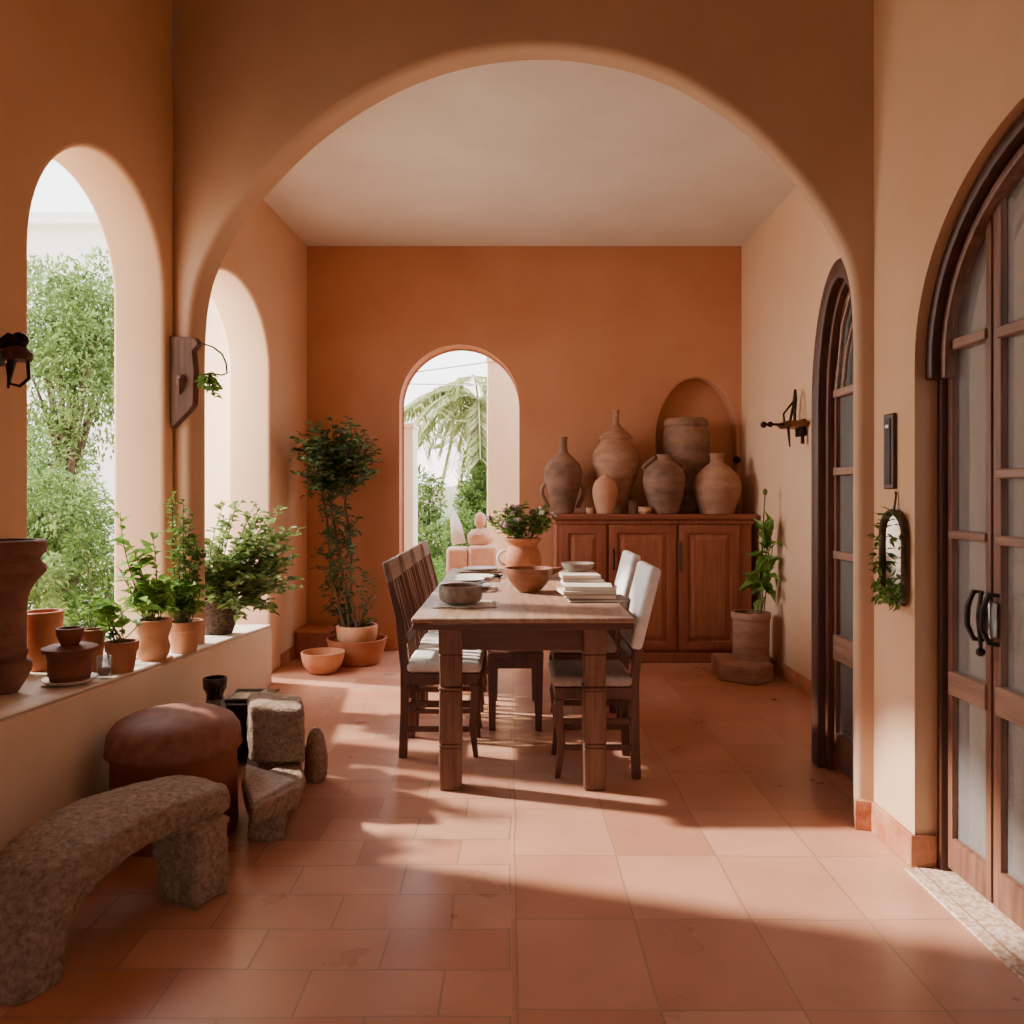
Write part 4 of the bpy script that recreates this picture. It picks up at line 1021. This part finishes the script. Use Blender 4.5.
for tr_ in trunks:
    st_.tube([tp(*q) for q in tr_], [.014, .012, .010, .008, .006][:len(tr_)], 7)
for _ in range(135):
    a = random.uniform(0, 2 * PI); q = math.sqrt(random.random())
    ex, ey = 335 + q * 47 * math.cos(a), 455 + q * 42 * math.sin(a)
    b_ = tp(random.uniform(322, 350), random.uniform(455, 500), .14)
    sprig(lf_, st_, b_, tp(ex, ey, random.uniform(-.4, -.1) if ex < 318 else random.uniform(-.18, .25)), bend=.04, r0=.003, nleaf=17, leaf=.055, lw=.5, start=.25)
for _ in range(130):
    tr_ = random.choice(trunks); i0 = random.randrange(0, len(tr_) - 1); q = random.random()
    a0, a1 = tr_[i0], tr_[i0 + 1]; bx_ = a0[0] + (a1[0] - a0[0]) * q; by_ = a0[1] + (a1[1] - a0[1]) * q
    sprig(lf_, st_, tp(bx_, by_, .1), tp(bx_ + random.uniform(-18, 20), by_ + random.uniform(-12, 30), random.uniform(-.05, .2)), bend=.03, r0=.0025, nleaf=7, leaf=.055, lw=.5, start=.3)
for _ in range(6):
    sprig(lf_, st_, tp(358, 632, 0), tp(random.uniform(362, 375), random.uniform(568, 600), -.03), bend=.02, r0=.0025, nleaf=8, leaf=.055, lw=.5, start=.4)
st_.build('stem', M['twig'], t); lf_.build('foliage', M['leafB'], t, smooth=None)
# orange bowl on the floor
y2 = 5.86; k2 = y2 / F
t2 = thing('floor_bowl', 'empty orange terracotta bowl on the floor before the corner plant', 'bowl', (XF(323, y2), y2, 0))
MB().lathe(hollow([(a * k2, b * k2) for a, b in prof([(11, 0), (14, 2), (19, 9), (21, 17), (21.5, 21)], 4)], .012, .02), 40, wob=.02).build('body', M['terral'], t2)
# stand behind
t2 = thing('wooden_crate', 'low dark red brown box in the far left corner behind the bowl', 'box', (XF(320, 6.55), 6.5, 0))
MB().box(-.15, .12, -.14, .14, 0, .20).build('body', M['cab'], t2, bevel=.008); MB().box(-.17, .14, -.16, .16, .20, .225).build('lid', M['terra'], t2, bevel=.006)

# stepped pot with a spear leaved plant, right
y = 5.66; p = Vector((XF(746, y), y, 0)); k = y / F
t = thing('step_block', 'brown stepped masonry block on the floor by the right wall', 'block', p)
m = MB(); n = 24
pts = [(XF(717, y) - p.x, -.06), (XF(752, y - .1) - p.x, -.22), (XF(769, y) - p.x, -.10), (XF(770, y) - p.x, .30), (XF(722, y) - p.x, .30)]
m.add([(a, b, 0) for a, b in pts] + [(a, b, .125) for a, b in pts], [(4, 3, 2, 1, 0), (5, 6, 7, 8, 9)] + [(i, (i + 1) % 5, 5 + (i + 1) % 5, 5 + i) for i in range(5)])
m.build('body', M['jar'], t, bevel=.012)
q = Vector((XF(751, y + .1), y + .1, .126))
t = thing('spear_plant', 'tall spear leaved plant in a round brown pot on the stepped block', 'potted plant', q)
MB().lathe(hollow([(a * k, b * k) for a, b in [(17.5, 0), (18, 4), (18.4, 40), (19.4, 41), (19.6, 46), (19, 47)]], .015, .03), 40, wob=.01).build('pot', M['jar'], t)
MB().lathe([(16.5 * k, 38 * k), (16.5 * k, 41 * k), (.003, 42 * k)], 20).build('soil', M['soil'], t)
def rp(px, py, dy=0):
    px -= 3
    return Vector((XF(px, q.y + dy) - q.x, dy, HF(py, q.y + dy) - q.z))
st_, lf_ = MB(), MB()
st_.tube([rp(761, 622), rp(763, 580), rp(766, 530, -.02), rp(768, 494, -.03)], [.007, .006, .005, .004], 6)
st_.ball(rp(768, 492, -.03), (.018, .018, .025), 10, 6)
for s0, s1 in (((764, 622), (772, 530)), ((766, 622), (776, 545)), ((762, 622), (775, 575)), ((764, 622), (766, 545))):
    st_.tube([rp(*s0), rp((s0[0] + s1[0]) / 2 - 1, (s0[1] + s1[1]) / 2), rp(*s1)], [.005, .004, .003], 5)
P, D, L = [], [], []
for i in range(46):
    yy = random.uniform(528, 598); xx = 769 + random.uniform(-4, 5); p_ = rp(xx, yy, random.uniform(-.05, .03))
    P.append(p_); D.append((random.uniform(-.5, .2), random.uniform(-.5, .1), random.uniform(-.2, .9))); L.append(random.uniform(.10, .20))
lf_.leaves(P, D, np.array(L), np.array(L) * .42, droop=.3)
st_.build('stem', M['stem'], t); lf_.build('foliage', M['leafC'], t, smooth=None)

# ------------------------------------------------------------------ wall fittings
# sconce on the right wall
y = 5.3; p = Vector((XR - .001, y, HF(428, y)))
t = thing('wall_sconce', 'dark iron wall sconce with a loop top on the right rear wall', 'sconce', p)
MB().box(-.02, 0, -.07, .08, -.05, .05).build('back_plate', M['iron'], t, bevel=.008)
MB().hexa([(-.10, -.10, .0), (-.01, -.10, .0), (-.01, .10, .0), (-.10, .10, .0)], [(-.13, -.13, .035), (-.01, -.13, .035), (-.01, .13, .035), (-.13, .13, .035)]).build('tray', M['copper'], t, bevel=.004)
MB().tube([(-.09, 0, .02), (-.18, 0, .022), (-.235, 0, .02)], .008, 8).ball((-.235, 0, .02), .02).ball((-.195, 0, .022), .018).build('arm', M['iron'], t)
MB().tube([(-.09, -.04, .035), (-.075, -.05, .12), (-.06, -.03, .18), (-.045, .0, .225), (-.03, .03, .18), (-.03, .05, .10), (-.03, .05, .035)], .009, 8).tube([(-.11, .0, .035), (-.115, .0, .085), (-.08, 0, .13), (-.055, 0, .16)], .007, 8).build('loop', M['iron'], t)
MB().tube([(-.115, -.08, .0), (-.11, -.08, -.06), (-.105, -.08, -.12)], [.009, .008, .004], 8).tube([(-.03, -.08, 0), (-.03, -.08, -.10)], [.009, .012], 8).build('drop', M['iron'], t)
t.scale = (1.1, 1.1, 1.1)
# lantern bracket at the left picture edge
y = 3.13; xw = CORN.x - K * (CORN.y - y); p = Vector((xw + .0, y, HF(358, y)))
t = thing('wall_lantern', 'dark iron lantern bracket on the left wall before the near arch', 'lantern', p)
MB().box(-.005, .025, -.03, .03, -.03, .06).build('back_plate', M['iron'], t, bevel=.006)
MB().tube([(.02, 0, .05), (.06, 0, .075), (.10, 0, .06), (.12, 0, .0)], [.02, .026, .024, .014], 10).ball((.10, 0, .07), .032).build('arm', M['iron'], t)
MB().lathe([(.02, -.005), (.05, -.01), (.055, .02), (.03, .045), (.01, .05)], 16, (.09, 0, .0)).build('hood', M['plank'], t)
MB().tube([(.13, 0, .0), (.135, 0, -.08), (.10, 0, -.11), (.06, 0, -.10), (.05, 0, -.02)], .007, 6).tube([(.07, 0, 0), (.06, -.01, -.12)], [.018, .004], 6).build('cage', M['iron'], t)

# weathered plank with wire hoop on the pier
nr = Vector((dc.y, -dc.x, 0))
def pier(px, py, off=0.0):
    s_, h_ = on_cross(px, py); q = A + dc * s_; return Vector((q.x, q.y, h_)) + nr * off
o0 = pier(184, 380)
t = thing('plank_plaque', 'weathered dark wooden plank with a pointed foot on the left pier', 'plaque', o0)
poly = [(169, 337), (200, 339), (204, 345), (198, 352), (200, 372), (199, 405), (194, 412), (177, 429), (171, 405), (168, 370)]
fr = [pier(a, b, .045) - o0 for a, b in poly]; bk_ = [pier(a, b, .002) - o0 for a, b in poly]
n = len(poly)
MB().add(fr + bk_, [tuple(range(n)), tuple(range(2 * n - 1, n - 1, -1))] + [(i, n + i, n + (i + 1) % n, (i + 1) % n) for i in range(n)]).build('board', M['plank'], t, smooth=None, bevel=.006)
MB().ball(pier(189, 381, .055) - o0, .028, 12, 8).tube([pier(186, 395, .05) - o0, pier(190, 381, .08) - o0], [.008, .014], 8).build('peg', M['wooddk'], t)
hp = pier(201, 345, .03)
t = thing('wire_hanger', 'thin curved wire hanging from the plank with a sprig of ivy', 'hanger', hp)
wp = [(201, 346), (208, 345), (217, 348), (226, 355), (230, 364), (231, 374), (226, 376), (214, 374), (204, 376)]
MB().tube([pier(a, b, .03) - hp for a, b in wp], .005, 6).ball(pier(201, 345, .03) - hp, .014).build('wire', M['iron'], t)
st_, lf_ = MB(), MB()
for _ in range(12):
    sprig(lf_, st_, pier(212, 375, .03) - hp, pier(random.uniform(204, 220), random.uniform(380, 400), random.uniform(-.02, .06)) - hp, bend=.02, r0=.0015, nleaf=6, leaf=.042, lw=.7)
st_.build('stem', M['stem'], t); lf_.build('foliage', M['leafC'], t, smooth=None)

# slim black instrument and wreath mirror on the right pier
def rw(px, py, off=0.0):
    yy = (XW - off) * F / (px - CX); return Vector((XW - off, yy, HF(py, yy)))
a_, b_ = rw(886, 452), rw(898, 452)
t = thing('wall_hanging', 'slim dark wooden framed hanging above the leafy mirror on the right pier', 'wall hanging', ((XW, (a_.y + b_.y) / 2, HF(452, a_.y))))
hy = (a_.y - b_.y) / 2 * .85; hz = 37 * a_.y / F
MB().box(-.014, 0, -hy, hy, -hz, hz).build('case', M['doorfr'], t, bevel=.004)
MB().box(-.017, -.0135, -hy * .5, hy * .5, -hz * .88, hz * .88).build('tube', M['iron'], t, bevel=.001)
MB().box(-.02, -.0165, -hy * .3, hy * .3, hz * .62, hz * .70).build('clip', M['steel'], t)
a_, b_ = rw(884, 560), rw(911, 560)
yc_ = (a_.y + b_.y) / 2
t = thing('wreath_mirror', 'small arched mirror ringed with green leaves hanging on the right pier', 'mirror', (XW, yc_, HF(556, yc_)))
hy = .085; zt, zb_ = HF(512, yc_) - HF(556, yc_), HF(600, yc_) - HF(556, yc_)
ring = arch(-hy, hy, zb_, zt - hy, zt, 16)
MB().prism(ring, -.014, -.004).build('glass', M['mirror'], t, smooth=None)
pts = [(-.016, a, b) for a, b in ring] + [(-.016, *ring[0])]
MB().tube(pts, .012, 8).build('frame', M['bark'], t)
MB().tube([(-.012, 0, zt), (-.008, -.01, zt + .06), (-.006, 0, HF(492, yc_) - HF(556, yc_))], .004, 6).build('cord', M['twig'], t)
P, D = [], []
per = [Vector((-.02, a, b)) for a, b in ring]
per = per[2:]                                        # the arch from right spring over the top to left
samp = []
for i in range(len(per) - 1): samp += [per[i]]
for i in range(34): samp.append(Vector((-.022, hy - .0 + random.uniform(-.03, .015), random.uniform(zb_, zt - hy))))
for i in range(60): samp.append(Vector((-.022, random.uniform(-hy, hy), zb_ + random.uniform(-.01, .05))))
for i in range(10): samp.append(Vector((-.022, -hy, random.uniform(zb_, zt - hy))))
for s_ in samp:
    P.append(s_ + Vector((random.uniform(-.015, 0), random.uniform(-.01, .01), random.uniform(-.01, .01))))
    D.append((random.uniform(-.7, -.1), random.uniform(-1, 1), random.uniform(-1, .8)))
MB().leaves(P, D, .036, .018).build('leaf_garland', M['leafA'], t, smooth=None)

# ------------------------------------------------------------------ light
sun = bpy.data.lights.new('sun', 'SUN'); sun.energy = 11.0; sun.angle = math.radians(2.5); sun.color = (1, .92, .82)
so = bpy.data.objects.new('sun', sun); COL.objects.link(so)
ldir = Vector((1, -.30, -.68)).normalized()
so.rotation_euler = ldir.to_track_quat('-Z', 'Y').to_euler(); so.location = (-12, 10, 12)

ar = bpy.data.lights.new('fill_lamp', 'AREA'); ar.shape = 'RECTANGLE'; ar.size = 1.3; ar.size_y = 1.6; ar.energy = 75; ar.color = (1, .86, .72)  # added soft lamp that brightens the rear right corner, not a real source
ao = bpy.data.objects.new('fill_lamp', ar); COL.objects.link(ao); ao.location = (-2.75, 5.3, 2.3)
ao.rotation_euler = Vector((1, -.08, -.22)).to_track_quat('-Z', 'Z').to_euler()
w = bpy.data.worlds.new('world'); scn.world = w; w.use_nodes = True
nt = w.node_tree; N, L = nt.nodes, nt.links
bg = N['Background']; bg.inputs['Strength'].default_value = 5.0
tc = N.new('ShaderNodeTexCoord'); sx = N.new('ShaderNodeSeparateXYZ'); L.new(tc.outputs['Generated'], sx.inputs[0])
cr = N.new('ShaderNodeValToRGB'); L.new(sx.outputs['Z'], cr.inputs['Fac'])
cr.color_ramp.elements[0].position = 0; cr.color_ramp.elements[0].color = (1, .95, .88, 1)
cr.color_ramp.elements[1].position = .7; cr.color_ramp.elements[1].color = (.72, .82, 1, 1)
L.new(cr.outputs['Color'], bg.inputs['Color'])

# ------------------------------------------------------------------ camera
cam = bpy.data.cameras.new('camera'); co = bpy.data.objects.new('camera', cam); COL.objects.link(co)
co.location = (0, 0, EYE); co.rotation_euler = (PI / 2, 0, 0)
cam.sensor_width = 36; cam.lens = 36 * F / 1024; cam.shift_x = (512 - CX) / 1024; cam.shift_y = (CY - 512) / 1024
cam.clip_start = .05; cam.clip_end = 200
scn.camera = co
scn.cycles.use_denoising = True
scn.cycles.max_bounces = 10; scn.cycles.diffuse_bounces = 6; scn.cycles.transparent_max_bounces = 16
scn.cycles.sample_clamp_indirect = 8
scn.view_settings.view_transform = 'AgX'; scn.view_settings.look = 'AgX - Base Contrast'
scn.view_settings.exposure = 0.2
